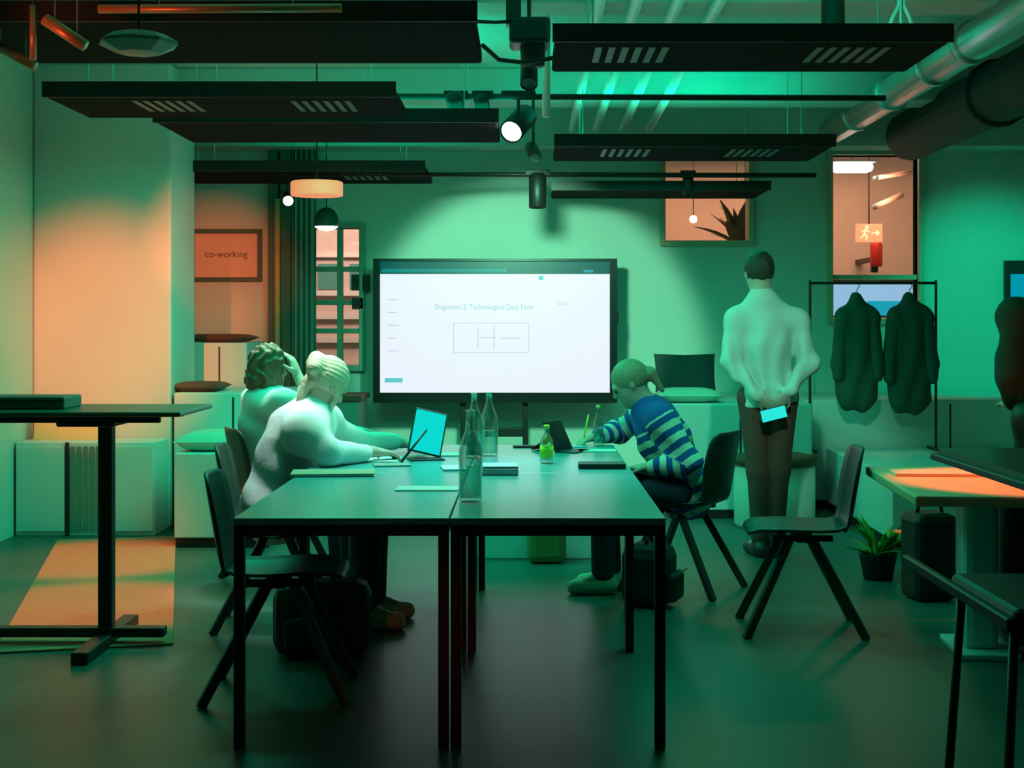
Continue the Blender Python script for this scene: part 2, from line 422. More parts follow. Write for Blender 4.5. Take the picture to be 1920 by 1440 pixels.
for (a, b, c, d) in [(850, 992, 605, 606.5), (850, 992, 660, 661.5), (850, 851.5, 605, 660), (990.5, 992, 605, 660), (900, 930, 632, 634), (895, 897, 615, 650), (925, 927, 610, 655), (940, 975, 633, 635)]:
    MB().box(sx_(a), sx_(b), -.0142, -.012, sz_(d), sz_(c)).build('diagram_line', M_sg, scr)
for k in range(5):
    MB().box(sx_(726), sx_(748 - 3 * (k % 2)), -.0142, -.012, sz_(563 + k * 24), sz_(561 + k * 24)).build('thumbnail_line', M_sg, scr)
for px in (868, 985):
    MB().box(sx_(px - 5), sx_(px + 5), .02, .07, .06, sz_(750)).build('stand_post', M_black, scr, bevel=.004)
    MB().box(sx_(px - 7), sx_(px + 7), -.45, .25, .02, .07).build('stand_foot', M_black, scr, bevel=.006)
MB().box(sx_(872), sx_(982), .0, .07, sz_(819), sz_(802)).build('stand_shelf', M_black, scr, bevel=.004)
MB().box(sx_(1157), sx_(1160), -.01, .03, sz_(608), sz_(586)).build('side_handle', M_black, scr)
# wall washing spots of the rear track
spot_light('wall_wash', (-.10, 8.5, 2.40), (.04, WY, 1.22), 300, TEALW, 24, .22, .12)
spot_light('wall_wash', (-.20, 8.5, 2.40), (-.35, WY, 1.15), 40, (.10, 1, .52), 24, .5, .1)
# white lit spotlight towards the table's left side
spot_light('lit_track_spot', (-.10, 8.2, 2.42), (-1.08, 6.5, .95), 60, WHITE, 10, .7)
spot_light('lit_track_spot', (-1.00, 6.36, 2.62), (-1.00, 6.46, .95), 170, WHITE, 11.5, .8, .12)
spot_light('lit_track_spot', (-1.40, 8.04, 2.55), (-1.38, 7.56, .95), 150, WHITE, 11, .7, .10)
spot_light('lit_track_spot', P(541, 385, 9.9), (-1.38, 7.60, .95), 30, WHITE, 6.5, .7)
# added spots brightening the table, people and floor, most without a fixture
spot_light('table_fill_spot', (.1, 6.6, 2.55), (-1.25, 6.3, .7), 60, (.12, 1, .62), 20, .6)
spot_light('table_fill_spot', (.9, 5.2, 2.6), (1.45, 8.4, 1.15), 170, (.30, 1, .70), 12, .7)
spot_light('table_fill_spot', (.1, 5.9, 2.55), (.72, 7.3, .8), 60, (.28, 1, .70), 17, .7)
spot_light('table_fill_spot', (.02, 6.8, 2.30), (-.15, 6.1, .74), 85, (.55, 1, .97), 30, .8, .08)
spot_light('floor_spot', (1.2, 7.2, 2.5), (1.0, 6.2, 0), 40, GREEN, 38, .9)
# green wash on the back wall at far right
spot_light('wall_wash', (3.5, 9.6, 2.5), (3.75, WY, 1.45), 85, GREEN, 30, .9)
# added orange spots for glass reflections: left, over the desk and behind the camera
spot_light('added_warm_spot', (-2.3, 5.6, 2.45), (-2.82, 9.5, 1.34), 760, ORANGE, 13, .9)
spot_light('added_warm_spot', (-1.2, 5.2, 2.35), (-2.50, 11.6, 1.75), 800, ORANGE, 6.5, .9)
spot_light('added_warm_spot', (-2.40, 8.05, 2.45), (-2.45, 8.25, 0), 120, ORANGE, 18, .6)
spot_light('added_warm_spot', (-2.10, 6.75, 2.45), (-2.10, 6.85, 0), 120, ORANGE, 18, .6)
spot_light('added_warm_spot', (2.05, 5.75, 2.45), (2.05, 5.78, .73), 190, ORANGE, 19.5, .3)
spot_light('added_warm_spot', (-.9, -.4, 1.9), (-.42, 4.7, .30), 70, (1, .09, .06), 4.6, .9)
spot_light('added_warm_spot', (-2.1, 4.8, 2.2), P(200, 20, 5.25), 10, ORANGE, 40, .8)

# ------------------------------------------------------------------ tables
def table(label, x0, x1, y0, y1):
    r = empty('meeting_table', ((x0 + x1) / 2, (y0 + y1) / 2, 0), 0, label, 'table', 'four tables pushed together')
    hx = (x1 - x0) / 2 - .002; hy = (y1 - y0) / 2 - .002
    MB().box(-hx, hx, -hy, hy, .718, .74).build('table_top', M_table, r, bevel=.003)
    f = MB()
    f.box(-hx + .02, hx - .02, -hy + .004, -hy + .03, .682, .718); f.box(-hx + .02, hx - .02, hy - .03, hy - .004, .682, .718)
    f.box(-hx + .004, -hx + .03, -hy + .02, hy - .02, .682, .718); f.box(hx - .03, hx - .004, -hy + .02, hy - .02, .682, .718)
    f.build('apron', M_black, r)
    for sx in (-1, 1):
        for sy in (-1, 1):
            a = sx * (hx - .018); b = sy * (hy - .018)
            MB().box(a - .017, a + .017, b - .017, b + .017, 0, .718).build('leg', M_black, r, bevel=.003)
    return r
table('near left table of the four pushed together, closest to the camera', -.94, -.243, 4.60, 5.98)
table('near right table of the four pushed together, closest to the camera', -.243, .453, 4.60, 5.98)
table('far left table of the four, at the two seated women', -.94, -.243, 5.985, 7.37)
table('far right table of the four, at the girl in stripes', -.243, .453, 5.985, 7.37)

# ------------------------------------------------------------------ chairs
def make_chair(back_mat):
    r = empty('shell_chair', (0, 0, 0))
    # faces +x; seat grid
    def grid(prof, name, m):
        v = []; f = []; nv = 9
        for (x, z, hw, dish) in prof:
            for j in range(nv):
                t = -1 + 2 * j / (nv - 1)
                v.append((x, t * hw, z) if not name == 'backrest' else (x + dish * t * t, t * hw, z))
                if name == 'seat': v[-1] = (x, t * hw, z + dish * t * t)
        for i in range(len(prof) - 1):
            for j in range(nv - 1):
                a = i * nv + j
                f.append((a, a + 1, a + nv + 1, a + nv))
        b = MB(); b.add(v, f)
        return b.build(name, m, r, smooth=True, solid=.012)
    grid([(.235, .438, .13, .0), (.225, .448, .17, .004), (.19, .458, .20, .008), (.08, .455, .212, .014), (-.06, .446, .205, .018), (-.15, .447, .19, .02), (-.19, .458, .18, .02)], 'seat', M_shell)
    grid([(-.19, .458, .18, .015), (-.215, .485, .178, .025), (-.228, .53, .182, .03), (-.24, .60, .195, .035), (-.255, .69, .20, .035), (-.268, .77, .19, .03), (-.273, .80, .17, .025), (-.276, .818, .12, .012)], 'backrest', back_mat)
    for sy in (-1, 1):
        for (xt, xb) in ((.05, .25), (-.04, -.265)):
            MB().bar((xt, sy * .125, .43), (xb, sy * .215, 0.0), .028, .036).build('leg', M_shell, r, bevel=.005)
        MB().bar((.13, sy * .13, .425), (-.13, sy * .13, .425), .03, .024).build('seat_rail', M_black, r)
    MB().bar((0, -.13, .415), (0, .13, .415), .05, .02).build('cross_rail', M_black, r)
    return r
proto = make_chair(M_shell)
tag(proto, 'empty dark shell chair tucked under the near left table corner', 'chair', 'dark shell chairs')
proto.location = (-.90, 5.32, 0); proto.rotation_euler = (0, 0, math.radians(3))
def chair(label, loc, deg):
    c = copy_tree(proto); tag(c, label, 'chair', 'dark shell chairs'); c.location = loc; c.rotation_euler = (0, 0, math.radians(deg)); return c
chair('dark shell chair under the blonde woman in the white sweater', (-1.12, 6.5, 0), 4)
chair('dark shell chair under the curly haired woman', (-1.30, 7.6, 0), 25)
chair('dark shell chair under the girl in the striped sweater', (.80, 7.36, 0), 150)
chair('empty dark shell chair standing alone right of the table', (1.22, 6.4, 0), 176)

# ------------------------------------------------------------------ things on the table
TZ = .74
def bottle(name, label, pos, h, r, m, cap=None, label_mat=None, group=None, water=True):
    o = empty(name, pos, 0, label, 'bottle', group)
    MB().lathe([(r * .85, 0), (r, .008), (r, h * .55), (r * .93, h * .62), (r * .5, h * .76), (r * .36, h * .84), (r * .36, h * .97), (r * .42, h * .975), (r * .42, h), (r * .28, h), (r * .28, h * .84), (r * .42, h * .74), (r * .82, h * .61), (r * .9, h * .54), (r * .9, .015), (.001, .012)], n=24).build('glass_body', m, o, smooth=True)
    if water: MB().lathe([(.001, .013), (r * .86, .016), (r * .86, h * .40), (.001, h * .40)], n=20).build('water', pane_mat('water', (.86, .96, .92), .04), o, smooth=True)
    if cap: MB().lathe([(r * .46, h * .95), (r * .46, h * 1.03), (r * .3, h * 1.04)], n=16).build('cap', cap, o, smooth=True)
    if label_mat: MB().lathe([(r * 1.01, h * .16), (r * 1.01, h * .48)], n=24).build('bottle_label', label_mat, o, smooth=True)
    return o
bottle('water_bottle', 'tall clear glass water bottle nearest the camera on the table', (P(882, 940, 5.03).x, 5.03, TZ), .32, .041, M_glass, group='clear glass water bottles')
bottle('water_bottle', 'left of the two tall clear water bottles in the middle of the table', (P(889, 858, 6.65).x, 6.65, TZ), .30, .040, M_glass, group='clear glass water bottles')
bottle('water_bottle', 'right of the two tall clear water bottles in the middle of the table', (P(917, 858, 6.75).x, 6.75, TZ), .30, .042, M_glass, group='clear glass water bottles')
M_yel = mat('yellow label', (.75, .85, .05), .5); 
bottle('juice_bottle', 'small glass bottle with a yellow cap and label, in front of the dark tablet', (P(1025, 868, 6.4).x, 6.4, TZ), .165, .030, M_glass, cap=M_yel, label_mat=M_yel)
bottle('soda_bottle', 'slim clear bottle with a yellowish cap beside the writing hand', (P(1122, 832, 7.30).x, 7.30, TZ), .20, .026, M_glass, cap=mat('pale yellow cap', (.7, .75, .25), .5))

def slab(name, label, cx, cy, lx, ly, th, m, rz=0, cat='paper', group=None, z=TZ, cover=None):
    o = empty(name, (cx, cy, z), math.radians(rz), label, cat, group)
    if cover:
        MB().box(-lx / 2 + .004, lx / 2 - .004, -ly / 2 + .004, ly / 2 - .004, .002, th - .002).build('pages', M_paper, o)
        MB().box(-lx / 2, lx / 2, -ly / 2, ly / 2, th - .002, th + .001).build('front_cover', cover, o)
        MB().box(-lx / 2, lx / 2, -ly / 2, ly / 2, 0, .002).build('back_cover', cover, o)
    else:
        o2 = MB().box(-lx / 2, lx / 2, -ly / 2, ly / 2, 0.0005, th).build(name, m)
        o2.location = o.location; o2.rotation_euler = o.rotation_euler
        tag(o2, label, cat, group); bpy.data.objects.remove(o); o = o2
    return o
slab('paper_sheet', 'white sheet of paper lying left of the nearest water bottle', P(802, 917, 5.41).x, 5.41, .235, .14, .004, M_paper)
slab('paper_sheet', 'small white paper behind the nearest bottle at its left', P(850, 879, 6.15).x, 6.15, .10, .18, .008, M_paper, 8)
slab('notebook', 'dark notebook right of the nearest water bottle, under white paper', P(938, 886, 5.98).x, 5.98, .15, .20, .022, M_black, 0, 'notebook', cover=mat('navy cover', (.03, .04, .09), .5))
slab('paper_sheet', 'white paper lying on the dark notebook', P(938, 886, 6.02).x, 6.02, .145, .16, .008, M_paper, 2, z=TZ + .0235)
slab('paper_sheet', 'white sheet in front of the girl in stripes', P(1120, 845, 7.0).x, 7.0, .18, .12, .006, M_paper, -3)
slab('tablet_case', 'closed dark tablet case on the right edge of the table', P(1128, 878, 6.2).x, 6.2, .20, .13, .022, mat('dark brown case', (.05, .03, .025), .5), 0, 'tablet case')
slab('phone', 'dark smartphone lying on the far middle of the table', P(990, 828, 7.22).x, 7.22, .15, .075, .009, M_black, 4, 'phone')
slab('folder', 'open tan folder by the blonde woman on the left table', P(625, 891, 5.92).x, 5.92, .34, .20, .012, M_black, 5, 'folder', cover=mat('tan card', (.50, .40, .27), .7))
slab('paper_sheet', 'papers between the blonde woman and the tablet', P(705, 860, 6.55).x, 6.55, .22, .24, .006, M_paper, -6)
slab('magazine', 'greyish magazine beside the lit tablet', P(735, 868, 6.3).x, 6.3, .16, .12, .006, mat('grey print', (.35, .33, .32), .5), 10, 'magazine')
slab('paper_sheet', 'white paper between the lit tablet and the bottles', P(838, 848, 6.8).x, 6.8, .12, .16, .006, M_paper, 3)
slab('sticky_note', 'small cyan note by the girl on the table', P(1086, 832, 7.22).x, 7.22, .06, .07, .004, mat('cyan note', (.0, .55, .75), .5), 6, 'note')
# lit tablet on a kickstand
def tablet(name, label, base, w_, h_, tilt, rz, lit, twist=0):
    o = empty(name, base, math.radians(rz), label, 'tablet')
    M = Matrix.Rotation(math.radians(twist), 4, 'Y') @ Matrix.Rotation(-math.radians(tilt), 4, 'X')
    MB().box(-w_ / 2, w_ / 2, 0, .010, 0.004, h_, M).build('tablet_body', mat('dark tablet shell', (.03, .05, .05), .4), o, bevel=.004)
    MB().box(-w_ / 2 + .008, w_ / 2 - .008, -.001, 0, .012, h_ - .008, M).build('display', emis('tablet teal', (.0, .72, .66), .95) if lit else M_bez, o)
    MB().bar((0, .012 + math.sin(math.radians(tilt)) * h_ * .55, math.cos(math.radians(tilt)) * h_ * .55), (0, .13 + h_ * .2, .004), .10, .004).build('kickstand', M_black, o)
    zk = -.0195 if twist else 0
    MB().box(-w_ / 2, w_ / 2, -.10, 0.01, zk, zk + .006).build('keyboard_cover', M_black, o, bevel=.002)
    return o
tablet('tablet', 'tablet with a bright turquoise screen propped up on the table', (P(795, 858, 6.6).x, 6.6, TZ + .020), .16, .215, 18, 14, True, twist=14)
tablet('tablet', 'dark tablet standing with its back to the bottles, facing the girl', (P(1060, 842, 7.0).x, 7.0, TZ + .0), .19, .165, 26, 62, False)
# pen lying over the tablet: stylus
o = MB().tube([P(752, 868, 6.42) + Vector((0, 0, .003)), P(800, 806, 6.52)], [.006, .005], 8).build('stylus', M_black, smooth=True); tag(o, 'dark stylus leaning in front of the turquoise tablet', 'stylus')

# ------------------------------------------------------------------ tall table with box, left
tt = empty('standing_table', (P(200, 1210, 6.1).x, 6.1, 0), 0, 'tall standing table with a thin top on a black pole at left', 'table')
MB().box(-.62, .385, -.30, .30, .985, 1.005).build('table_top', mat('dark green table top', (.05, .13, .10), .4), tt, bevel=.006)
for sy in (-.2, .2):
    MB().box(-.45, .28, sy - .015, sy + .015, .955, .985).build('support_rail', M_black, tt, bevel=.004)
MB().box(-.14, .10, -.24, .24, .94, .985).build('mount_plate', M_black, tt, bevel=.01)
MB().box(-.030, .030, -.03, .03, .05, .95).build('pole', M_black, tt, bevel=.006)
MB().box(-.55, .25, -.035, .035, .035, .075).build('foot_bar', M_black, tt, bevel=.006)
MB().box(-.035, .035, -.38, .38, .0, .05).build('foot_bar', M_black, tt, bevel=.006)
bx = empty('equipment_box', (P(60, 765, 6.1).x, 6.1, 1.005), 0, 'low dark flat box on the standing table at left', 'box')
MB().box(-.19, .175, -.12, .12, 0, .052).build('box_body', mat('dark box', (.12, .16, .14), .5), bx, bevel=.008)
MB().box(-.19, .175, -.124, -.12, .034, .038).build('lid_seam', M_black, bx)
# low cabinet at the pier with orange boards in place of glass reflections
cb = empty('low_cabinet', (-2.83, 9.35, 0), 0, 'long low white cabinet standing against the left pier', 'cabinet')
MB().box(-.44, .455, -.15, .19, .0, .60).build('cabinet_body', M_white, cb, bevel=.006)
for (a, b) in ((-.43, -.12), (.13, .445)):
    MB().box(a, b, -.168, -.15, .03, .575).build('door', M_white, cb, bevel=.004)
for k in range(5):
    MB().box(-.085 + k * .042, -.060 + k * .042, -.165, -.15, .03, .575).build('slat', mat('green slat', (.16, .28, .23), .5), cb)
MB().box(-.115, -.095, -.17, -.15, .0, .60).build('side_post', M_black, cb)
for (px0, px1, py0, py1, lab) in [(0, 45, 805, 838, 'smaller orange stand-in board for a reflection, leaning on the low cabinet at the left edge'), (66, 187, 772, 838, 'larger orange stand-in board for a reflection, leaning on the low cabinet by the pole')]:
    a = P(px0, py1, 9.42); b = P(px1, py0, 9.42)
    o = MB().box(-(b.x - a.x) / 2, (b.x - a.x) / 2, 0, .012, 0, b.z - a.z).build('reflection_board', mat('reflection board', (.95, .66, .30), .6), bevel=.002)
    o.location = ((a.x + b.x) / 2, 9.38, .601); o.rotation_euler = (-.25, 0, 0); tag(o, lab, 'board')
o = MB().box(-.36, .36, -1.70, 1.45, .001, .010).build('reflection_rug', M_refl_rug, bevel=.004); tag(o, 'terracotta runner rug standing in for an orange reflection beneath the standing table', 'reflection_rug')  # solid orange slab in place of a glass reflection on the floor
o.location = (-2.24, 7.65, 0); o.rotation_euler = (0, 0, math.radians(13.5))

# ------------------------------------------------------------------ stepped seating at the back
def step(label, x0, x1, y0, y1, z):
    o = empty('seating_step', ((x0 + x1) / 2, y0, 0), 0, label, 'seating')
    h = (x1 - x0) / 2
    MB().box(-h, h, 0, y1 - y0, .06, z).build('step_body', M_white, o, bevel=.008)
    MB().box(-h + .01, h - .01, .02, y1 - y0, 0, .06).build('plinth', M_black, o)
    MB().box(-.006, .006, -.003, 0.0, .08, z - .03).build('panel_joint', M_black, o)
    return o
step('lowest white seating step at left carrying the pale cushion', -2.13, -1.55, 8.7, 9.5, .575)
step('middle white seating step at left carrying the round brown pad', -2.34, -1.55, 9.55, 10.5, .90)
step('highest white seating step at left under the long brown pad', -2.45, -2.05, 10.55, 11.35, 1.22)
step('low white bench along the right side of the room', 2.20, 3.6, 8.6, 10.5, .45)
step('white seating step at back right carrying the dark pillow', 1.0, 2.0, 10.0, 11.58, .80)
step('wide white seating step at back right behind the coats', 2.05, 4.2, 10.55, 11.58, .80)
def pillow(name, label, loc, lx, ly, th, m, cat='cushion', rot=(0, 0, 0)):
    v = []; f = []; n = 11
    for s in (1, -1):
        for i in range(n):
            for j in range(n):
                a = -1 + 2 * i / (n - 1); b = -1 + 2 * j / (n - 1)
                k = (max(0, 1 - a ** 4) * max(0, 1 - b ** 4)) ** .5
                pin = 1 - .06 * (1 - abs(a)) * abs(b)
                v.append((a * lx / 2 * (1 - .05 * (1 - b * b) * abs(a)), b * ly / 2 * pin, s * (th / 2) * k))
    for s in range(2):
        for i in range(n - 1):
            for j in range(n - 1):
                q = s * n * n + i * n + j
                t = (q, q + n, q + n + 1, q + 1)
                f.append(t if s == 0 else t[::-1])
    o = MB().add(v, f).build(name, m, smooth=True)
    o.location = loc; o.rotation_euler = rot; tag(o, label, cat); return o
pillow('seat_cushion', 'pale cushion on the lowest seating step at left', (-1.90, 8.95, .575 + .062), .50, .44, .125, M_cush)
pillow('seat_pad', 'long brown pad on the highest seating step at left', (P(415, 632, 10.8).x - .02, 10.85, 1.222 + .03), .54, .46, .062, M_pad)
pillow('seat_pad', 'flat brown pad on the middle seating step at left', (P(372, 728, 9.8).x, 9.85, .902 + .03), .36, .44, .065, M_pad)
pillow('seat_cushion', 'pale flat cushion on the seating step behind the striped girl', (P(1290, 738, 10.3).x, 10.3, .80 + .05), .46, .44, .10, M_cush)
pillow('throw_pillow', 'dark grey pillow leaning on the seating step left of the standing man', (P(1288, 690, 10.6).x, 10.72, .80 + .172), .46, .34, .13, M_darkcush, rot=(math.radians(72), 0, 0))
st = empty('round_stool', (P(1455, 960, 9.6).x, 9.66, 0), 0, 'round white stool with a brown seat pad behind the standing man', 'stool')
MB().lathe([(.26, 0), (.27, .02), (.27, .40), (.25, .415)], n=32).build('stool_drum', M_white, st, smooth=True)
MB().lathe([(.27, .416), (.30, .43), (.295, .47), (.20, .487), (.001, .49)], n=32).build('seat_pad', M_pad, st, smooth=True)
# framed sign, timber strip, curtain on the back wall
sg = empty('framed_sign', (P(425, 479, WY).x, WY, P(425, 479, WY).z), 0, 'framed salmon sign with a short word on the left back wall', 'sign')
hw = (492 - 358) / 2 / F * WY; hh = (528 - 430) / 2 / F * WY
f = MB(); t = .035
f.box(-hw, hw, -.035, 0, hh - t, hh); f.box(-hw, hw, -.035, 0, -hh, -hh + t); f.box(-hw, -hw + t, -.035, 0, -hh + t, hh - t); f.box(hw - t, hw, -.035, 0, -hh + t, hh - t)
f.build('frame', M_darkgreen, sg)
MB().box(-hw + t, hw - t, -.015, 0, -hh + t, hh - t).build('print', mat('salmon print', (.95, .62, .48), .6), sg)
text_mesh('lettering', 'co-working', .075, mat('olive ink', (.16, .15, .06), .7), sg, (0.0, -.017, -.015))
structure(MB().box(P(503, 0, WY - .1).x, P(521, 0, WY - .1).x, WY - .12, WY, 0, ZC).build('trim_9', M_darkgreen))
structure(MB().box(P(527, 0, WY - .1).x, P(546, 0, WY - .1).x, WY - .12, WY, 0, ZC).build('trim_10', M_darkgreen))
o = MB().box(P(516, 0, WY - .2).x, P(525, 0, WY - .2).x, WY - .22, WY - .18, 0, 2.35).build('timber_batten', M_wood, bevel=.004); tag(o, 'thin upright yellow timber batten beside the framed sign', 'batten')
v = []; f = []; n = 60
xa, xb = P(547, 0, 11.45).x, P(592, 0, 11.45).x
for i in range(n):
    t = i / (n - 1)
    for z in (.1, 2.75):
        v.append((xa + (xb - xa) * t, 11.47 + .035 * math.sin(t * 9 * math.pi), z))
for i in range(n - 1): f.append((2 * i, 2 * i + 2, 2 * i + 3, 2 * i + 1))
o = MB().add(v, f).build('curtain', mat('grey green curtain', (.42, .48, .42), .9), smooth=True, solid=.004); tag(o, 'pleated grey green curtain left of the narrow window', 'curtain')
# small dark boxes on the wall left of the screen
for (px, py, w_, h_, lab) in [(668, 530, 16, 30, 'left upper dark switch box beside the big screen'), (687, 531, 14, 32, 'right upper dark switch box beside the big screen'), (672, 569, 22, 22, 'lower dark switch box beside the big screen')]:
    c = P(px, py, WY); o = empty('switch_box', c, 0, lab, 'switch box')
    a = w_ / 2 / F * WY; b = h_ / 2 / F * WY
    MB().box(-a, a, -.05, 0, -b, b).build('box_body', mat('maroon plastic', (.10, .035, .04), .5), o, bevel=.006)
    MB().box(-a * .6, a * .6, -.055, -.05, -b * .4, b * .4).build('rocker', M_black, o)
# side shelf behind the women
sh = empty('sideboard', (P(645, 720, 10.9).x - .06, 11.0, 0), 0, 'low dark sideboard under the narrow window behind the women', 'sideboard')
MB().box(-.19, .19, -.25, .3, .08, .78).build('carcass', mat('grey green cabinet', (.3, .36, .32), .6), sh, bevel=.006)
MB().box(-.21, .21, -.27, .32, .78, .82).build('top', M_pad, sh, bevel=.004)
for s in (-1, 1): MB().box(s * .17 - .02, s * .17 + .02, -.2, .2, 0, .08).build('foot', M_black, sh)

# ------------------------------------------------------------------ behind the added interior windows
ex = empty('exit_sign', P(1630, 437, 12.5), 0, 'small lit exit sign with a running figure seen through the right interior window', 'sign')
MB().box(-.115, .115, 0, .03, -.08, .08).build('sign_box', mat('exit sign face', (.9, .45, .3), .5, emit=(1, .36, .17), estr=.9), ex, bevel=.004)
M_pict = mat('exit pictogram', (1, .9, .7), .5, emit=(1, .75, .45), estr=1.0)
g = MB(); g.lathe([(.016, -.002), (.016, .002)], n=12, M=Matrix.Translation((-.022, -.004, .05)) @ Matrix.Rotation(math.pi / 2, 4, 'X'))
for (a, b) in [((-.03, -.004, .03), (-.045, -.004, -.01)), ((-.045, -.004, -.01), (-.02, -.004, -.03)), ((-.02, -.004, -.03), (-.03, -.004, -.062)), ((-.045, -.004, -.012), (-.075, -.004, -.045)), ((-.03, -.004, .028), (.0, -.004, .008)), ((-.035, -.004, .025), (-.068, -.004, .012))]:
    g.bar(a, b, .013, .004, up=(0, 1, 0))
g.build('running_figure', M_pict, ex)
g = MB(); g.bar((.02, -.003, 0), (.065, -.003, 0), .012, .004, up=(0, 1, 0)); g.add([(.06, -.005, .03), (.095, -.005, 0), (.06, -.005, -.03)], [(0, 1, 2)])
g.build('arrow', M_pict, ex)
MB().tube([(0, .015, .08), (0, .015, ZC - ex.location.z)], .006, 6).build('hanger', M_black, ex)
fe = empty('fire_extinguisher', P(1643, 500, 12.9), 0, 'red extinguisher on the corridor wall below the exit sign', 'extinguisher')
MB().lathe([(.045, 0), (.055, .012), (.055, .19), (.04, .225), (.018, .24), (.018, .26)], n=18).build('cylinder', mat('red paint', (.5, .03, .03), .4), fe, smooth=True)
MB().bar((-.04, 0, .27), (.03, 0, .265), .02, .016).build('handle', M_black, fe)
MB().box(-.03, .03, .05, .10, -.05, .2).build('bracket', M_black, fe)
MB().box(-.03, .03, .09, WY + 2.0 - 12.9, .05, .09).build('wall_arm', M_black, fe)
cl = empty('corridor_lamp', P(1597, 312, 12.2), 0, 'bright white oblong ceiling lamp behind the right interior window', 'lamp')
MB().box(-.16, .17, -.08, .08, -.05, .03).build('diffuser', mat('lamp diffuser', (1, 1, 1), .5, emit=(1, 1, .95), estr=6), cl, bevel=.03)
MB().box(-.18, .19, -.1, .1, .03, .05).build('housing', M_white, cl)
MB().tube([(0, 0, .05), (0, 0, ZC - cl.location.z)], .006, 6).build('rod', M_black, cl)
for (a, b, r, lab) in [((1640, 334), (1715, 322), .02, 'upper pale pipe under the corridor ceiling'), ((1640, 388), (1690, 366), .025, 'lower slanting pale pipe in the corridor')]:
    pipe('corridor_pipe', lab, [P(a[0], a[1], 12.3), P(b[0], b[1], 12.9)], r, M_white, 'pipe')
ds = empty('corridor_display', (P(1637, 560, 12.3).x, 12.3, P(1637, 560, 12.3).z), 0, 'bright bluish display behind the lower right interior window', 'screen')
MB().box(-.36, .36, 0, .04, -.16, .16).build('display_housing', M_black, ds)
MB().box(-.34, .34, -.004, 0, -.145, .145).build('display', emis('pale blue display', (.42, .66, 1.0), .85), ds)
MB().box(-.05, .34, -.006, -.004, -.145, -.02).build('display_window', emis('cyan display', (.0, .42, .62), .9), ds)
MB().box(-.03, .03, .01, .05, -ds.location.z, -.15).build('stand_post', M_black, ds)
MB().box(-.25, .25, -.12, .16, -ds.location.z, -ds.location.z + .03).build('stand_base', M_black, ds)
# orange figure lamp and leafy plant seen in the middle interior window
gl = empty('globe_lamp', P(1300, 411, 12.6), 0, 'small glowing globe lamp seen through the middle interior window', 'lamp')
MB().lathe([(.001, -.035), (.025, -.025), (.035, 0), (.025, .025), (.001, .035)], n=16).build('globe', mat('globe glow', (1, 1, 1), .4, emit=(1, .75, .5), estr=7), gl, smooth=True)
MB().tube([(0, 0, .03), (0, 0, ZC - gl.location.z)], .004, 6).build('cord', M_black, gl)
def leaf_mesh(L, W, bend):
    v = []; f = []
    for i in range(6):
        t = i / 5; ww = W * math.sin(math.pi * min(1, t * .9 + .08)) / 2
        z = L * t; y = bend * t * t
        v += [(-ww, y, z), (0, y + .15 * ww, z), (ww, y, z)]
    for i in range(5):
        a = i * 3; f += [(a, a + 1, a + 4, a + 3), (a + 1, a + 2, a + 5, a + 4)]
    return MB().add(v, f)
def plant(name, label, pos, n, L, W, m, potm, potr, poth, spread=1.0, stem=.0):
    r = empty(name, pos, 0, label, 'plant')
    MB().lathe([(potr * .75, 0), (potr, poth * .95), (potr * 1.05, poth), (potr * .9, poth), (potr * .85, poth * .85), (.001, poth * .85)], n=20).build('pot', potm, r, smooth=True)
    base = leaf_mesh(L, W, L * .35).build('leaf', m, r, smooth=True, solid=.002)
    me = base.data
    for k in range(n):
        o = base if k == 0 else link(base.copy())
        o.parent = r
        o.location = (random.uniform(-.4, .4) * potr, random.uniform(-.4, .4) * potr, poth * .85 + random.random() * stem)
        s = random.uniform(.7, 1.1); o.scale = (s, s, s)
        o.rotation_euler = (-random.uniform(.1, .9) * spread, random.uniform(-.3, .3), k * 2.4)
    return r
plant('corridor_plant', 'leafy plant at the right side of the middle interior window', (P(1388, 430, 12.3).x, 12.3, 1.90), 20, .42, .10, mat('dark leaf', (.04, .10, .05), .6), M_white, .07, .12)
o = MB().box(P(1395, 0, 12.3).x - .12, P(1395, 0, 12.3).x + .12, 12.2, 12.45, 0, 1.90).build('plant_stand', M_white, bevel=.006); tag(o, 'slim white stand under the plant in the corridor', 'plant stand')

# ------------------------------------------------------------------ right foreground
dk = empty('reflection_desk', (2.02, 5.78, 0), math.radians(-4), 'desk standing in for an orange reflection, with a white pedestal on the right', 'reflection_desk')  # added in place of an orange glass reflection, its colour in the top
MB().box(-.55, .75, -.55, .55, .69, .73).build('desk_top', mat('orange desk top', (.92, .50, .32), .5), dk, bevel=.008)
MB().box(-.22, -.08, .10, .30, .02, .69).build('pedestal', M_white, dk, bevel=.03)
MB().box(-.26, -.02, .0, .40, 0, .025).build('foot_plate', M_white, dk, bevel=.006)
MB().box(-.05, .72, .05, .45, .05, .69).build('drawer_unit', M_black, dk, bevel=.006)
slab('desk_pad', 'long flat pad lying on the orange desk', 1.80, 6.02, .52, .20, .012, mat('pale pad', (.92, .62, .48), .5), -4, 'desk pad', z=.73)
pp = plant('potted_plant', 'green potted plant with an orange flower by the desk on the right', (P(1655, 1085, 7.55).x, 7.65, 0), 22, .24, .05, mat('green leaf', (.16, .36, .05), .5), M_black, .10, .14, 1.3)
fb = MB(); fc = P(1690, 1000, 7.4) - pp.location
for k in range(7):
    q = leaf_mesh(.045, .035, -.008); Mq = Matrix.Translation(fc) @ Matrix.Rotation(k * .9, 4, 'Z') @ Matrix.Rotation(1.1, 4, 'X')
    fb.add([Mq @ Vector(p) for p in q.v], q.f)
fb.build('flower', mat('orange petal', (.95, .25, .08), .5, emit=(1, .2, .06), estr=.35), pp, solid=.003)
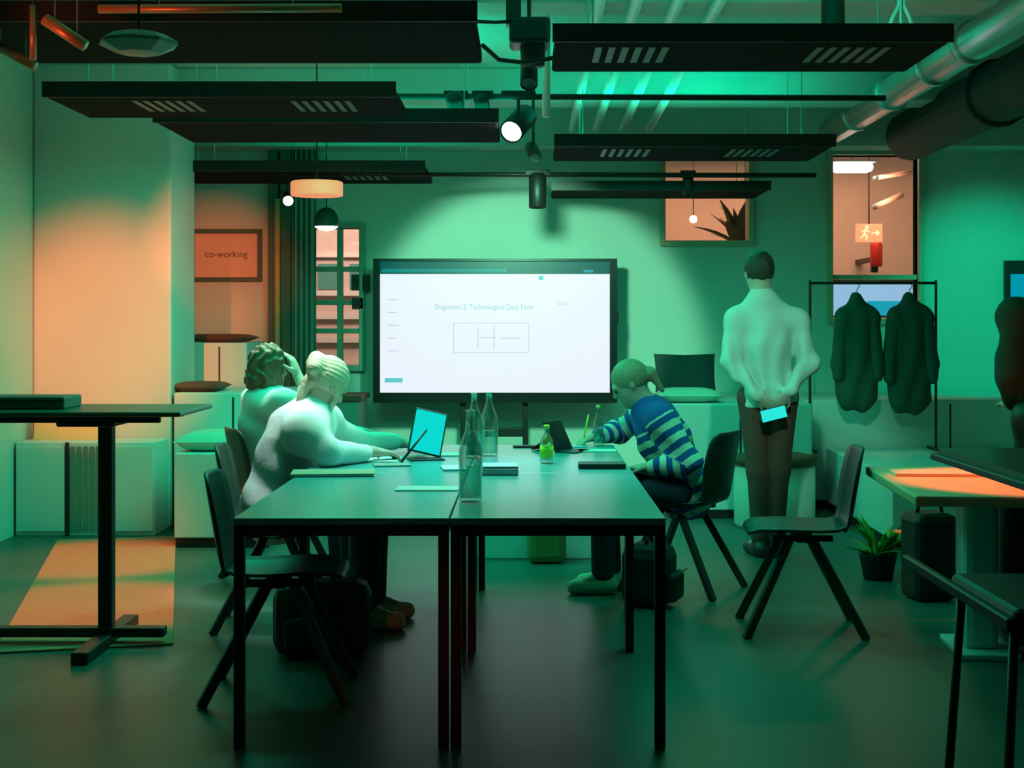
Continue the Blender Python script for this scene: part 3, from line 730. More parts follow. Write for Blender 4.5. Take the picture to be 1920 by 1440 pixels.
MB().tube([fc, fc * .6 + Vector((0, 0, .10)), Vector((0, 0, .12))], .004, 6).build('flower_stem', MATS['green leaf'], pp)
bg = empty('black_bag', (P(1722, 1080, 7.3).x, 7.1, 0), .2, 'black bag standing behind the desk next to the potted plant', 'bag')
MB().box(-.11, .11, -.10, .12, 0, .43).build('bag_body', M_black, bg, bevel=.04)
MB().tube([(-.07, 0, .41), (-.05, 0, .50), (.05, 0, .50), (.07, 0, .41)], .010, 8).build('handle', M_black, bg, smooth=True)
ht = empty('high_table', (1.75, 3.35, 0), 0, 'black high table at the right picture edge', 'table')
MB().box(-.54, .55, -.75, .85, .985, 1.0).build('table_top', mat('dark high table top', (.06, .10, .085), .35), ht)
MB().box(-.56, .57, -.77, .87, .965, .985).build('edge_frame', M_black, ht, bevel=.004)
for sx in (.0, .5):
    for sy in (-.7, .8):
        MB().box(sx - .02, sx + .02, sy - .02, sy + .02, 0, .965).build('leg', M_black, ht)
bs = empty('bar_stool', (1.20, 3.15, 0), 0, 'black bar stool with thin legs in the lower right corner', 'stool')
MB().box(-.195, .21, -.20, .25, .735, .775).build('seat', mat('dark seat leather', (.018, .03, .028), .5), bs, bevel=.015)
for sx in (-1, 1):
    for (sy, yy) in ((-.16, -.20), (.20, .23)):
        MB().tube([(sx * .18, sy, .74), (sx * .225, yy, 0)], .0105, 10).build('leg', M_black, bs, smooth=True)
MB().tube([(-.215, -.19, .25), (.215, -.19, .25)], .008, 8).build('footrest', M_black, bs, smooth=True)
MB().bar((-.20, -.20, .745), (-.20, .62, .745), .02, .025).build('side_rail', M_black, bs, bevel=.004)
# wall screen at the far right
ws = empty('wall_screen', (P(1925, 540, WY).x, WY, P(1925, 540, WY).z), 0, 'small wall screen glowing blue at the right picture edge', 'screen')
MB().box(-.19, .3, -.06, 0, -.16, .22).build('bezel', M_black, ws, bevel=.006)
MB().box(-.15, .27, -.063, -.06, -.12, .11).build('display', emis('blue display', (.0, .36, .50), .8), ws)

# bags under the table, white plinth
def backpack(label, loc, rz, s=(1, 1, 1)):
    r = empty('backpack', loc, rz, label, 'backpack', 'dark backpacks under the table')
    MB().box(-.20 * s[0], .20 * s[0], -.12, .12, 0, .30 * s[2]).build('bag_body', mat('dark nylon', (.015, .022, .028), .6, bump=.2, bscale=30), r, bevel=.06)
    MB().box(-.15 * s[0], .15 * s[0], -.155, -.11, .03, .17 * s[2]).build('front_pocket', MATS['dark nylon'], r, bevel=.025)
    MB().tube([(-.10, -.16, .17 * s[2]), (.10, -.16, .17 * s[2])], .004, 6).build('zip', M_slot, r)
    MB().tube([(-.05, 0, .29 * s[2]), (-.03, 0, .35 * s[2]), (.03, 0, .35 * s[2]), (.05, 0, .29 * s[2])], .010, 8).build('handle', MATS['dark nylon'], r, smooth=True)
    return r
backpack('dark backpack lying under the near left table behind the empty chair', (-.84, 5.95, 0), .1)
backpack('dark backpack beneath the far right table next to the right legs', (.60, 6.95, 0), 1.2, (.6, 1, 1.0))
o = empty('white_plinth', (.10, 8.6, 0), 0, 'low white plinth on the floor seen beneath the table', 'plinth')
MB().box(-.42, .42, -.3, .3, .0, .30).build('plinth_body', M_white, o, bevel=.006)
MB().box(-.44, .44, -.32, .32, .30, .33).build('plinth_top', M_white, o, bevel=.006)
og = empty('olive_bag', (.12, 8.18, 0), .1, 'soft olive bag in front of the white plinth beneath the table', 'bag')
MB().box(-.11, .11, -.07, .06, .0, .24).build('bag_body', mat('olive cloth', (.22, .24, .08), .9), og, bevel=.045)
MB().tube([(-.05, 0, .22), (-.04, 0, .31), (.04, 0, .31), (.05, 0, .22)], .007, 8).build('handle', MATS['olive cloth'], og, smooth=True)

# ------------------------------------------------------------------ people: signed-distance bodies turned into meshes
def V3(*a): return np.array(a, dtype=np.float64)
def unit(a): a = np.asarray(a, float); return a / (np.linalg.norm(a) + 1e-12)
class Field:
    def __init__(s): s.p = []
    def cap(s, a, b, ra, rb=None, k=.03, flat=None, ff=1.0, part=0):
        """round cone from a to b; flattened along the direction flat by ff"""
        a = V3(*a); b = V3(*b); rb = ra if rb is None else rb
        s.p.append(('cap', a, b, ra, rb, k, None if flat is None else unit(flat), ff, part)); return s
    def ell(s, c, r, fr, k=.03, part=0):
        s.p.append(('ell', V3(*c), np.array(r, float), np.array(fr, float), k, None, None, None, part)); return s
    def bounds(s):
        lo = np.full(3, 9e9); hi = -lo
        for q in s.p:
            if q[0] == 'cap':
                R = max(q[3], q[4])
                lo = np.minimum(lo, np.minimum(q[1], q[2]) - R); hi = np.maximum(hi, np.maximum(q[1], q[2]) + R)
            else:
                R = q[2].max(); lo = np.minimum(lo, q[1] - R); hi = np.maximum(hi, q[1] + R)
        return lo, hi
    @staticmethod
    def dist(q, X):
        if q[0] == 'cap':
            a, b, ra, rb = q[1], q[2], q[3], q[4]
            d = b - a
            if q[6] is not None:
                n = q[6]; sc = q[7] - 1
                X = X - a
                X = X + sc * (X @ n)[..., None] * n
                d = d + sc * (d @ n) * n
            else:
                X = X - a
            t = np.clip((X @ d) / (d @ d + 1e-12), 0, 1)
            r = ra + t * (rb - ra)
            e = np.linalg.norm(X - t[..., None] * d, axis=-1) - r
            return e / (q[7] ** .5 if q[6] is not None else 1)
        c, r, fr = q[1], q[2], q[3]
        Y = (X - c) @ fr.T
        k0 = np.linalg.norm(Y / r, axis=-1); k1 = np.linalg.norm(Y / (r * r), axis=-1) + 1e-9
        return np.where(k0 < 1e-6, -r.min(), k0 * (k0 - 1) / k1)

def smin(a, b, k):
    h = np.clip(.5 + .5 * (b - a) / k, 0, 1)
    return b + (a - b) * h - k * h * (1 - h)

def surface(field, res, disp=None, cut=None, sub=None):
    """polygonise: naive surface nets on a grid of step res"""
    lo, hi = field.bounds(); lo = lo - 3 * res - .02; hi = hi + 3 * res + .02
    n = np.ceil((hi - lo) / res).astype(int) + 1
    ax = [lo[i] + res * np.arange(n[i]) for i in range(3)]
    G = np.full(tuple(n), 1.0)
    for q in field.p:
        k = q[5] if q[0] == 'cap' else q[4]
        if q[0] == 'cap':
            R = max(q[3], q[4]) + k + 3 * res; l = np.minimum(q[1], q[2]) - R; h = np.maximum(q[1], q[2]) + R
        else:
            R = q[2].max() + k + 3 * res; l = q[1] - R; h = q[1] + R
        i0 = np.maximum(0, np.floor((l - lo) / res).astype(int)); i1 = np.minimum(n, np.ceil((h - lo) / res).astype(int) + 1)
        sl = tuple(slice(i0[j], i1[j]) for j in range(3))
        X = np.stack(np.meshgrid(*[ax[j][sl[j]] for j in range(3)], indexing='ij'), -1)
        G[sl] = smin(G[sl], Field.dist(q, X), k)
    if disp is not None or cut is not None or sub is not None:
        X = np.stack(np.meshgrid(*ax, indexing='ij'), -1)
        if disp is not None:
            band = np.abs(G) < .08
            G[band] += disp(X[band])
        if cut is not None: G = np.maximum(G, cut(X))
        if sub is not None: G = np.maximum(G, -sub(X))
    ins = G < 0
    c = [ins[dx:n[0] - 1 + dx, dy:n[1] - 1 + dy, dz:n[2] - 1 + dz] for dx in (0, 1) for dy in (0, 1) for dz in (0, 1)]
    cnt = sum(x.astype(np.int8) for x in c)
    act = (cnt > 0) & (cnt < 8)
    idx = np.full(act.shape, -1, dtype=np.int64); cells = np.argwhere(act); idx[act] = np.arange(len(cells))
    acc = np.zeros((len(cells), 3)); num = np.zeros(len(cells))
    corners = [(dx, dy, dz) for dx in (0, 1) for dy in (0, 1) for dz in (0, 1)]
    vals = [G[cells[:, 0] + d[0], cells[:, 1] + d[1], cells[:, 2] + d[2]] for d in corners]
    for i in range(8):
        for j in range(i + 1, 8):
            if sum(abs(corners[i][m] - corners[j][m]) for m in range(3)) != 1: continue
            a, b = vals[i], vals[j]
            x = (a < 0) != (b < 0)
            t = np.where(x, a / np.where(np.abs(a - b) < 1e-12, 1, a - b), 0)
            pt = np.array(corners[i]) + t[:, None] * (np.array(corners[j]) - np.array(corners[i]))
            acc += np.where(x[:, None], pt, 0); num += x
    verts = lo + res * (cells + acc / num[:, None])
    faces = []
    for axis in range(3):
        o1, o2 = [(1, 2), (2, 0), (0, 1)][axis]
        sl_a = [slice(None)] * 3; sl_b = [slice(None)] * 3
        sl_a[axis] = slice(0, n[axis] - 1); sl_b[axis] = slice(1, n[axis])
        A = ins[tuple(sl_a)]; B = ins[tuple(sl_b)]
        e = np.argwhere(A != B)
        e = e[(e[:, o1] > 0) & (e[:, o2] > 0) & (e[:, o1] < n[o1] - 1) & (e[:, o2] < n[o2] - 1)]
        if not len(e): continue
        d1 = np.zeros(3, int); d1[o1] = 1; d2 = np.zeros(3, int); d2[o2] = 1
        q = [e - d1 - d2, e - d2, e, e - d1]
        Q = np.stack([idx[k[:, 0], k[:, 1], k[:, 2]] for k in q], 1)
        flip = ~A[e[:, 0], e[:, 1], e[:, 2]]
        Q[flip] = Q[flip][:, ::-1]
        faces.append(Q)
    return verts, np.concatenate(faces)

def mesh_obj(name, verts, faces, m, parent, attr=None, relax=1):
    # one light relaxation keeps the surface smooth
    e = np.concatenate([faces[:, [i, (i + 1) % 4]] for i in range(4)])
    for _ in range(relax):
        s = np.zeros_like(verts); c = np.zeros(len(verts))
        np.add.at(s, e[:, 0], verts[e[:, 1]]); np.add.at(c, e[:, 0], 1)
        verts = verts * .5 + .5 * s / np.maximum(c, 1)[:, None]
    me = bpy.data.meshes.new(name)
    me.from_pydata(verts.tolist(), [], faces.tolist()); me.update()
    me.polygons.foreach_set('use_smooth', [True] * len(me.polygons))
    me.materials.append(m)
    if attr is not None:
        at = me.attributes.new('stripe', 'FLOAT', 'POINT'); at.data.foreach_set('value', np.asarray(attr(verts), dtype=np.float32))
    o = link(bpy.data.objects.new(name, me)); o.parent = parent
    return o

def hand(fld, wrist, d, nrm, curl=.5, thumb=1, spread=.0, k=.006):
    """palm and five fingers; d points along the fingers, nrm out of the palm, thumb=+1/-1 side"""
    d = unit(d); nrm = unit(np.asarray(nrm, float) - np.dot(nrm, d) * d); s = np.cross(d, nrm) * thumb
    w_ = V3(*wrist)
    fld.cap(w_ - d * .02, w_ + d * .03, .024, .030, .015, nrm, 1.5)
    fr = np.stack([d, s, nrm])
    fld.ell(w_ + d * .052, (.052, .040, .016), fr, .012)
    L = [.070, .080, .074, .058]
    for i in range(4):
        off = (1.5 - i) * .0195
        p = w_ + d * (.088 - .004 * abs(i - 1)) + s * off
        dd = unit(d + s * spread * (1.5 - i)); ang = 0
        for j, (fr_, rr) in enumerate(((.45, .0095), (.32, .0085), (.23, .0078))):
            ang = curl * (.55 + j * .75)
            v = dd * math.cos(ang) + nrm * math.sin(ang)
            q = p + v * L[i] * fr_
            fld.cap(p, q, rr, rr - .0008, k); p = q
    p = w_ + d * .025 + s * .032
    v = unit(d * .65 + s * .75 + nrm * .25); q = p + v * .036; fld.cap(p, q, .0125, .0105, .01)
    v = unit(d * .9 + s * .25 + nrm * (.3 + .5 * curl)); fld.cap(q, q + v * .034, .0105, .0085, k)

def head(fld, c, fwd, up, s=1.0):
    f = unit(fwd); u = unit(np.asarray(up, float) - np.dot(up, f) * f); r = np.cross(f, u)
    fr = np.stack([r, f, u]); c = V3(*c)
    fld.ell(c + u * .025 * s - f * .008 * s, np.array((.074, .094, .092)) * s, fr, .02)
    fld.ell(c - u * .035 * s + f * .020 * s, np.array((.058, .068, .078)) * s, fr, .03)
    fld.cap(c - u * .088 * s + f * .055 * s, c - u * .088 * s + f * .062 * s, .026 * s, .024 * s, .03)
    fld.cap(c + u * .010 * s + f * .082 * s, c - u * .022 * s + f * .100 * s, .010 * s, .014 * s, .012)      # nose
    fld.ell(c + u * .022 * s + f * .080 * s, np.array((.052, .014, .012)) * s, fr, .015)                     # brow
    fld.ell(c - u * .052 * s + f * .083 * s, np.array((.024, .011, .007)) * s, fr, .008)                     # lips
    fld.ell(c - u * .062 * s + f * .081 * s, np.array((.020, .011, .007)) * s, fr, .008)
    for q in (-1, 1):
        fld.ell(c + r * q * .076 * s - u * .004 * s - f * .012 * s, np.array((.008, .016, .027)) * s, fr, .006)   # ears
    return c, f, u, r, fr

def person(name, label, J, mats, shirt=None, trousers=None, hair=None, hands=None, hs=1.0, res=.0075):
    """J: joint dictionary in the root's frame."""
    root = empty(name, J['root'], 0, label, 'person')
    B = Field()
    c, f, u, r, fr = head(B, J['head'], J['face'], J['up'], hs)
    neck = V3(*J['neck']); pel = V3(*J['pelvis']); chest = V3(*J['chest'])
    B.cap(neck, c - u * .05 * hs - f * .015, .056 * hs, .052 * hs, .03)
    side = unit(V3(*J['sl']) - V3(*J['sr'])); spine = unit(neck - pel); front = unit(np.cross(side, spine))
    if np.dot(front, unit(J['face'])) < -.3: front = -front
    B.cap(pel, chest, .105, .115, .05, front, 1.25); B.cap(chest, neck, .105, .055, .05)
    for s_ in 'lr':
        S, E, W = V3(*J['s' + s_]), V3(*J['e' + s_]), V3(*J['w' + s_])
        B.cap(chest + spine * .08, S, .07, .05, .04)
        B.cap(S, E, .046, .037, .02); B.cap(E, W, .037, .026, .015)
        hd = hands[s_]
        hand(B, W, hd[0], hd[1], hd[2], hd[3])
        H, K, A = V3(*J['h' + s_]), V3(*J['k' + s_]), V3(*J['a' + s_])
        B.cap(pel, H, .09, .085, .04); B.cap(H, K, .082, .052, .03); B.cap(K, A, .052, .036, .02)
        B.cap(A, V3(*J['t' + s_]), .036, .028, .02)
    v, q = surface(B, res)
    body = mesh_obj('body', v, q, mats['skin'], root, relax=1)
    # eyes
    for sgn in (-1, 1):
        e = MB().lathe([(.001, -.011), (.008, -.008), (.0115, 0), (.008, .008), (.001, .011)], n=12).build('eye', mat('eye dark', (.03, .03, .03), .2), root, smooth=True)
        e.location = Vector(c + r * sgn * .030 * hs + f * .080 * hs + u * .002)
    # shirt
    T = Field(); sh_ = shirt or {}
    th = sh_.get('loose', .022); pr_ = sh_.get('puff', .0); tq = sh_.get('torso', .0)
    T.cap(pel + spine * sh_.get('hem', 0.0), chest, .108 + th * 1.2 + pr_ + tq, .122 + th + tq, .06, front, sh_.get('flat', 1.22), 0)
    T.cap(chest, neck - spine * .05, .120 + th, .085 + th * .5, .06, front, 1.15, 0)
    T.cap(pel + spine * sh_.get('hem', 0.0) + side * .045, pel + spine * sh_.get('hem', 0.0) - side * .045, .109 + th + pr_, .109 + th + pr_, .06, front, 1.12, 0)
    T.cap(neck - spine * .02, neck + (c - neck) * .22, .066, .060, .03, None, 1, 0)
    for i, s_ in enumerate('lr'):
        S, E, W = V3(*J['s' + s_]), V3(*J['e' + s_]), V3(*J['w' + s_])
        T.cap(neck - spine * .015, S - spine * .005, .055, .050 + th * .6, .05, None, 1, 0)
        T.cap(chest + spine * .09, S, .088 + th * .5, .052 + th * .6, sh_.get('blend', .05), None, 1, 0)
        ex_ = sh_.get('sleeve', .93)
        T.cap(S, E, .050 + th * .6 + pr_ * .5, .043 + th * .55 + pr_ * .6, sh_.get('blend', .04), None, 1, 1 + i)
        W2 = E + (W - E) * ex_
        T.cap(E, W2, .043 + th * .55 + pr_ * .6, .032 + th * .25 + pr_ * .1, .025, None, 1, 1 + i)
    v, q = surface(T, .009, disp=sh_.get('disp'), cut=sh_.get('cut'))
    attr = None
    if sh_.get('stripes'):
        def attr(vv):
            best = np.full(len(vv), 9.0); val = np.zeros(len(vv)); arm0 = {1: 0.0, 2: 0.0}
            for p_ in T.p:
                d_ = Field.dist(p_, vv)
                if p_[8] == 0:
                    t_ = (neck - vv) @ spine + .01 + .10 * np.abs((vv - neck) @ side)
                else:
                    dd = p_[2] - p_[1]; Ln = np.linalg.norm(dd)
                    t_ = arm0[p_[8]] + np.clip((vv - p_[1]) @ dd / Ln, -.05, Ln + .05) + .13
                    arm0[p_[8]] += Ln
                m_ = d_ < best; best[m_] = d_[m_]; val[m_] = t_[m_]
            return val
    mesh_obj('sweater' if sh_.get('knit') else 'shirt', v, q, mats['top'], root, attr=attr, relax=1)
    # trousers
    Q = Field(); lo_ = (trousers or {}).get('loose', .016)
    for s_ in 'lr':
        H, K, A = V3(*J['h' + s_]), V3(*J['k' + s_]), V3(*J['a' + s_])
        hp_ = (trousers or {}).get('hip', .112); Q.cap(pel + spine * .02, H, hp_ + lo_, hp_ - .017 + lo_, .05, front, 1.2)
        Q.cap(H, K, .086 + lo_, .058 + lo_, .03); Q.cap(K, A + (K - A) * .04, .058 + lo_, .042 + lo_, .03)
    v, q = surface(Q, .010, disp=(trousers or {}).get('disp'))
    mesh_obj('trousers', v, q, mats['legs'], root)
    # shoes
    for s_ in 'lr':
        A, T_ = V3(*J['a' + s_]), V3(*J['t' + s_])
        d_ = unit(T_ - A); S_ = Field()
        zf = min(A[2], T_[2]) - .065 if not J.get('flatfoot', True) else 0.0
        a0 = V3(A[0], A[1], .045) - unit(V3(d_[0], d_[1], 0)) * .035; t0 = V3(T_[0], T_[1], .035)
        S_.cap(a0, t0, .045, .040, .03); S_.cap(V3(A[0], A[1], .045), V3(A[0], A[1], .085), .045, .042, .03)
        v, q = surface(S_, .008, cut=lambda X: .002 - X[..., 2])
        mesh_obj('shoe', v, q, mats['shoes'], root)
    # hair
    Hh = Field(); hp = hair
    Hh.ell(c + u * .030 * hs - f * .016 * hs, np.array((.083, .100, .096)) * hs * hp.get('vol', 1.0), fr, .02)
    for (o_, r_) in hp.get('blobs', []):
        Hh.ell(c + r * o_[0] + f * o_[1] + u * o_[2], r_, fr, hp.get('k', .02))
    for (a_, b_, ra, rb) in hp.get('locks', []):
        g_ = lambda o_: c + r * o_[0] + f * o_[1] + u * o_[2]
        Hh.cap(g_(a_), g_(b_), ra, rb, .02)
    def facecut(X):
        Y = (X - c) @ fr.T
        e1 = np.linalg.norm((Y - np.array((0, .080, -.045)) * hs) / (np.array((.070, .080, .100)) * hs), axis=-1) - 1
        low = Y[..., 2] + hp.get('nape', .055) * hs
        low = np.where(Y[..., 1] < hp.get('lowback', 9), low, low)
        return np.minimum(e1 * .06, low if hp.get('short') else 9.0)
    amp = hp.get('amp', .003); fq = hp.get('freq', 90)
    def strands(X):
        Y = (X - c) @ fr.T
        th_ = np.arctan2(Y[..., 0], Y[..., 2] + .01)
        return amp * np.sin(th_ * hp.get('strands', 26) + 1.5 * np.sin(Y[..., 1] * 30)) * np.clip(np.hypot(Y[..., 0], Y[..., 2]) / .05, 0, 1)
    v, q = surface(Hh, .006, disp=strands if hp.get('tied') else lambda X: amp * (np.sin(X[..., 0] * fq + 2 * np.sin(X[..., 2] * 40)) * np.sin(X[..., 1] * fq * .9 + X[..., 2] * 30)), sub=facecut)
    mesh_obj('hair', v, q, mats['hair'], root)
    return root, (c, f, u, r)

M_shirtm = mat('pale shirt cotton', (.72, .78, .74), .85, var=.05, bump=.45, bscale=11)
M_swtr = mat('white sweatshirt', (.84, .86, .86), .9, var=.04, bump=.28, bscale=13)
M_brownpants = mat('dark brown trousers', (.17, .055, .045), .85, var=.15)
M_jeans = mat('dark blue jeans', (.02, .045, .09), .85, var=.2)
M_darkjack = mat('dark jacket', (.012, .05, .035), .85, var=.2)
M_darkhair = mat('short dark hair', (.05, .045, .03), .6, var=.3, scale=60)
M_blond = mat('blonde hair', (.66, .58, .40), .5, var=.25, scale=50)
M_brown = mat('brown curly hair', (.24, .12, .07), .55, var=.5, scale=45)
M_ltbrown = mat('light brown hair', (.34, .30, .20), .5, var=.3, scale=60)
M_shoe = mat('dark shoe', (.03, .03, .03), .5)
M_sneak = mat('pale sneaker', (.55, .58, .40), .6, var=.2)

# --- the standing man, seen from behind
def man_disp(X):
    z = X[..., 2]; x = X[..., 0]
    m = np.clip((z - .88) / .1, 0, 1) * np.clip((1.40 - z) / .2, 0, 1)
    return m * (.0075 * np.sin(x * 62 + 2.5 * np.sin(z * 7 + x * 6)) + .005 * np.sin(z * 55 + 18 * np.abs(x)) * np.clip((1.08 - z) / .12, 0, 1))
J = dict(root=(1.42, 8.40, 0), head=(-.045, .045, 1.655), face=(-.10, .98, -.16), up=(-.04, .12, 1), neck=(-.035, .0, 1.515), chest=(-.01, .0, 1.25), pelvis=(0, 0, .97),
         sl=(-.180, .0, 1.385), sr=(.170, .0, 1.375), el=(-.235, -.055, 1.145), er=(.232, -.06, 1.135), wl=(-.075, -.165, .935), wr=(.085, -.165, .965),
         hl=(-.085, 0, .93), hr=(.085, 0, .93), kl=(-.055, .01, .50), kr=(.065, .02, .50), al=(-.05, -.01, .09), ar=(.045, .0, .09), tl=(-.085, .15, .035), tr=(.075, .16, .035))
man, _ = person('person', 'person standing with back turned in a pale shirt and dark trousers holding a phone behind', J,
    dict(skin=M_skin, top=M_shirtm, legs=M_brownpants, shoes=M_shoe, hair=M_darkhair),
    shirt=dict(loose=.020, hem=-.05, flat=1.12, disp=man_disp, cut=lambda X: np.where(np.abs(X[..., 0]) < 9, .885 + .02 * np.sin(X[..., 0] * 9) - X[..., 2], 0), sleeve=.97),
    trousers=dict(loose=.008, hip=.092), hair=dict(short=True, nape=.06, amp=.0025), hands=dict(l=((.85, -.10, -.50), (.25, .85, .3), .55, -1), r=((-.62, -.12, -.75), (-.2, .9, .1), .7, 1)), hs=1.07)
ph = empty('smartphone', (1.42 + .0, 8.40 - .20, .845), 0, 'smartphone with a lit turquoise screen held behind the standing man', 'phone')
Mx = Matrix.Rotation(math.radians(-14), 4, 'Y')
MB().box(-.076, .076, .0, .009, -.037, .037, Mx).build('phone_body', M_black, ph, bevel=.004)
MB().box(-.072, .072, -.0012, 0, -.033, .033, Mx).build('display', emis('phone turquoise', (.02, .80, .72), 1.0), ph)

# --- blonde woman, near left, leaning over the table
def fold(a, fx, fz):
    return lambda X: a * np.sin(X[..., 0] * fx + X[..., 2] * fz + 2 * np.sin(X[..., 1] * 14)) + a * .6 * np.sin(X[..., 2] * fz * 1.7 - X[..., 1] * 30)
J = dict(root=(-1.10, 6.50, 0), head=(.195, .045, 1.085), face=(.62, .55, -.56), up=(.55, .30, .78), neck=(.125, .02, .965), chest=(.06, .0, .80), pelvis=(-.02, 0, .56),
         sl=(.135, .20, .905), sr=(.135, -.19, .885), el=(.30, .34, .80), er=(.245, -.255, .80), wl=(.50, .44, .785), wr=(.415, -.03, .785),
         hl=(.0, .09, .535), hr=(.0, -.09, .535), kl=(.40, .11, .535), kr=(.40, -.10, .535), al=(.40, .12, .09), ar=(.38, -.10, .09), tl=(.55, .14, .035), tr=(.53, -.10, .035))
person('person', 'person in a white sweatshirt with tied blonde hair bending over the table at left', J,
    dict(skin=M_skin, top=M_swtr, legs=M_jeans, shoes=M_sneak, hair=M_blond),
    shirt=dict(loose=.030, hem=-.03, puff=.004, torso=.018, blend=.085, knit=True, flat=1.05, disp=fold(.0045, 20, 26), sleeve=.80),
    hair=dict(vol=1.03, amp=.0028, tied=True, strands=34, blobs=[((0, -.105, .045), (.052, .042, .048)), ((.03, -.12, .02), (.032, .03, .03)), ((-.025, -.11, .075), (.03, .028, .026))], locks=[((0, -.09, -.04), (.0, -.075, -.13), .028, .018), ((.07, .03, -.02), (.075, .05, -.11), .014, .008), ((-.07, .03, -.02), (-.075, .05, -.11), .014, .008)]),
    hands=dict(l=((.9, .25, -.15), (0, 0, -1), .25, -1), r=((.75, .6, -.12), (0, 0, -1), .45, 1)))
# --- curly haired woman behind her, head propped on her hand
J = dict(root=(-1.32, 7.58, 0), head=(-.035, .02, 1.125), face=(.70, .70, -.10), up=(.05, 0, 1), neck=(-.04, -.01, .985), chest=(-.05, .0, .82), pelvis=(-.02, 0, .56),
         sl=(-.12, .16, .945), sr=(.06, -.155, .935), el=(.14, .25, .80), er=(.235, -.10, .90), wl=(.36, .28, .785), wr=(.115, .02, 1.085),
         hl=(-.05, .09, .535), hr=(.05, -.08, .535), kl=(.28, .28, .535), kr=(.36, .14, .535), al=(.30, .30, .09), ar=(.38, .15, .09), tl=(.42, .39, .035), tr=(.50, .24, .035))
person('person', 'person in a white shirt with brown curly hair, head propped on one hand', J,
    dict(skin=M_skin, top=M_swtr, legs=M_jeans, shoes=M_shoe, hair=M_brown),
    shirt=dict(loose=.026, hem=-.03, puff=.004, torso=.012, blend=.075, disp=fold(.004, 22, 28), sleeve=.6),
    hair=dict(vol=1.06, amp=.009, freq=95, blobs=[((0, -.06, -.05), (.085, .065, .10)), ((.05, -.02, -.06), (.05, .06, .09)), ((-.05, -.02, -.06), (.05, .06, .09))]),
    hands=dict(l=((.95, .2, -.1), (0, 0, -1), .3, -1), r=((-.35, .15, .9), (-.8, .3, .1), .55, 1)))
# --- girl in stripes writing
mg = bpy.data.materials.new('blue and white striped knit'); mg.use_nodes = True
nt = mg.node_tree; b = nt.nodes['Principled BSDF']; b.inputs['Roughness'].default_value = .9
at = nt.nodes.new('ShaderNodeAttribute'); at.attribute_name = 'stripe'
nz = nt.nodes.new('ShaderNodeTexNoise'); nz.inputs['Scale'].default_value = 14
m1 = nt.nodes.new('ShaderNodeMath'); m1.operation = 'MULTIPLY_ADD'; m1.inputs[1].default_value = .012
nt.links.new(nz.outputs['Fac'], m1.inputs[0]); nt.links.new(at.outputs['Fac'], m1.inputs[2])
m2 = nt.nodes.new('ShaderNodeMath'); m2.operation = 'DIVIDE'; m2.inputs[1].default_value = .068; nt.links.new(m1.outputs[0], m2.inputs[0])
m3 = nt.nodes.new('ShaderNodeMath'); m3.operation = 'FRACT'; nt.links.new(m2.outputs[0], m3.inputs[0])
m4 = nt.nodes.new('ShaderNodeMath'); m4.operation = 'GREATER_THAN'; m4.inputs[1].default_value = .5; nt.links.new(m3.outputs[0], m4.inputs[0])
m5 = nt.nodes.new('ShaderNodeMath'); m5.operation = 'GREATER_THAN'; m5.inputs[1].default_value = .125; nt.links.new(m1.outputs[0], m5.inputs[0])
m6 = nt.nodes.new('ShaderNodeMath'); m6.operation = 'MULTIPLY'; nt.links.new(m4.outputs[0], m6.inputs[0]); nt.links.new(m5.outputs[0], m6.inputs[1])
mx = nt.nodes.new('ShaderNodeMix'); mx.data_type = 'RGBA'; mx.inputs[6].default_value = (.005, .10, .42, 1); mx.inputs[7].default_value = (.78, .82, .72, 1)
nt.links.new(m6.outputs[0], mx.inputs[0]); nt.links.new(mx.outputs[2], b.inputs['Base Color'])
J = dict(root=(.80, 7.32, 0), head=(-.265, .0, 1.055), face=(-.85, .12, -.50), up=(-.45, 0, .88), neck=(-.175, .0, .935), chest=(-.10, .0, .79), pelvis=(.0, 0, .56),
         sl=(-.125, -.155, .88), sr=(-.165, .165, .88), el=(.015, -.215, .665), er=(-.31, .20, .80), wl=(-.185, -.165, .645), wr=(-.425, .07, .785),
         hl=(-.02, -.085, .53), hr=(-.02, .085, .53), kl=(-.40, -.09, .54), kr=(-.40, .09, .54), al=(-.41, -.09, .09), ar=(-.36, .08, .09), tl=(-.55, -.10, .035), tr=(-.50, .07, .035))
girl, gh = person('person', 'person in a blue and white striped sweater writing at the right side of the table', J,
    dict(skin=M_skin, top=mg, legs=M_jeans, shoes=M_sneak, hair=M_ltbrown),
    shirt=dict(loose=.026, hem=-.04, puff=.008, knit=True, disp=fold(.005, 20, 30), stripes=True, sleeve=.95),
    hair=dict(vol=1.0, amp=.002, tied=True, strands=38, blobs=[((0, -.115, .0), (.030, .030, .034))], locks=[((0, -.12, -.01), (.0, -.125, -.11), .026, .012)]),
    hands=dict(l=((-.9, .30, -.05), (0, 0, -1), .35, 1), r=((-.85, -.35, -.25), (.1, 0, -1), .7, -1)), hs=.98)
o = MB().tube([(.80 - .505, 7.32 + .03, .752), (.80 - .475, 7.32 + .045, .895)], .0045, 8).build('pencil', M_yel, smooth=True); tag(o, 'pencil in the hand of the person in stripes', 'pencil')
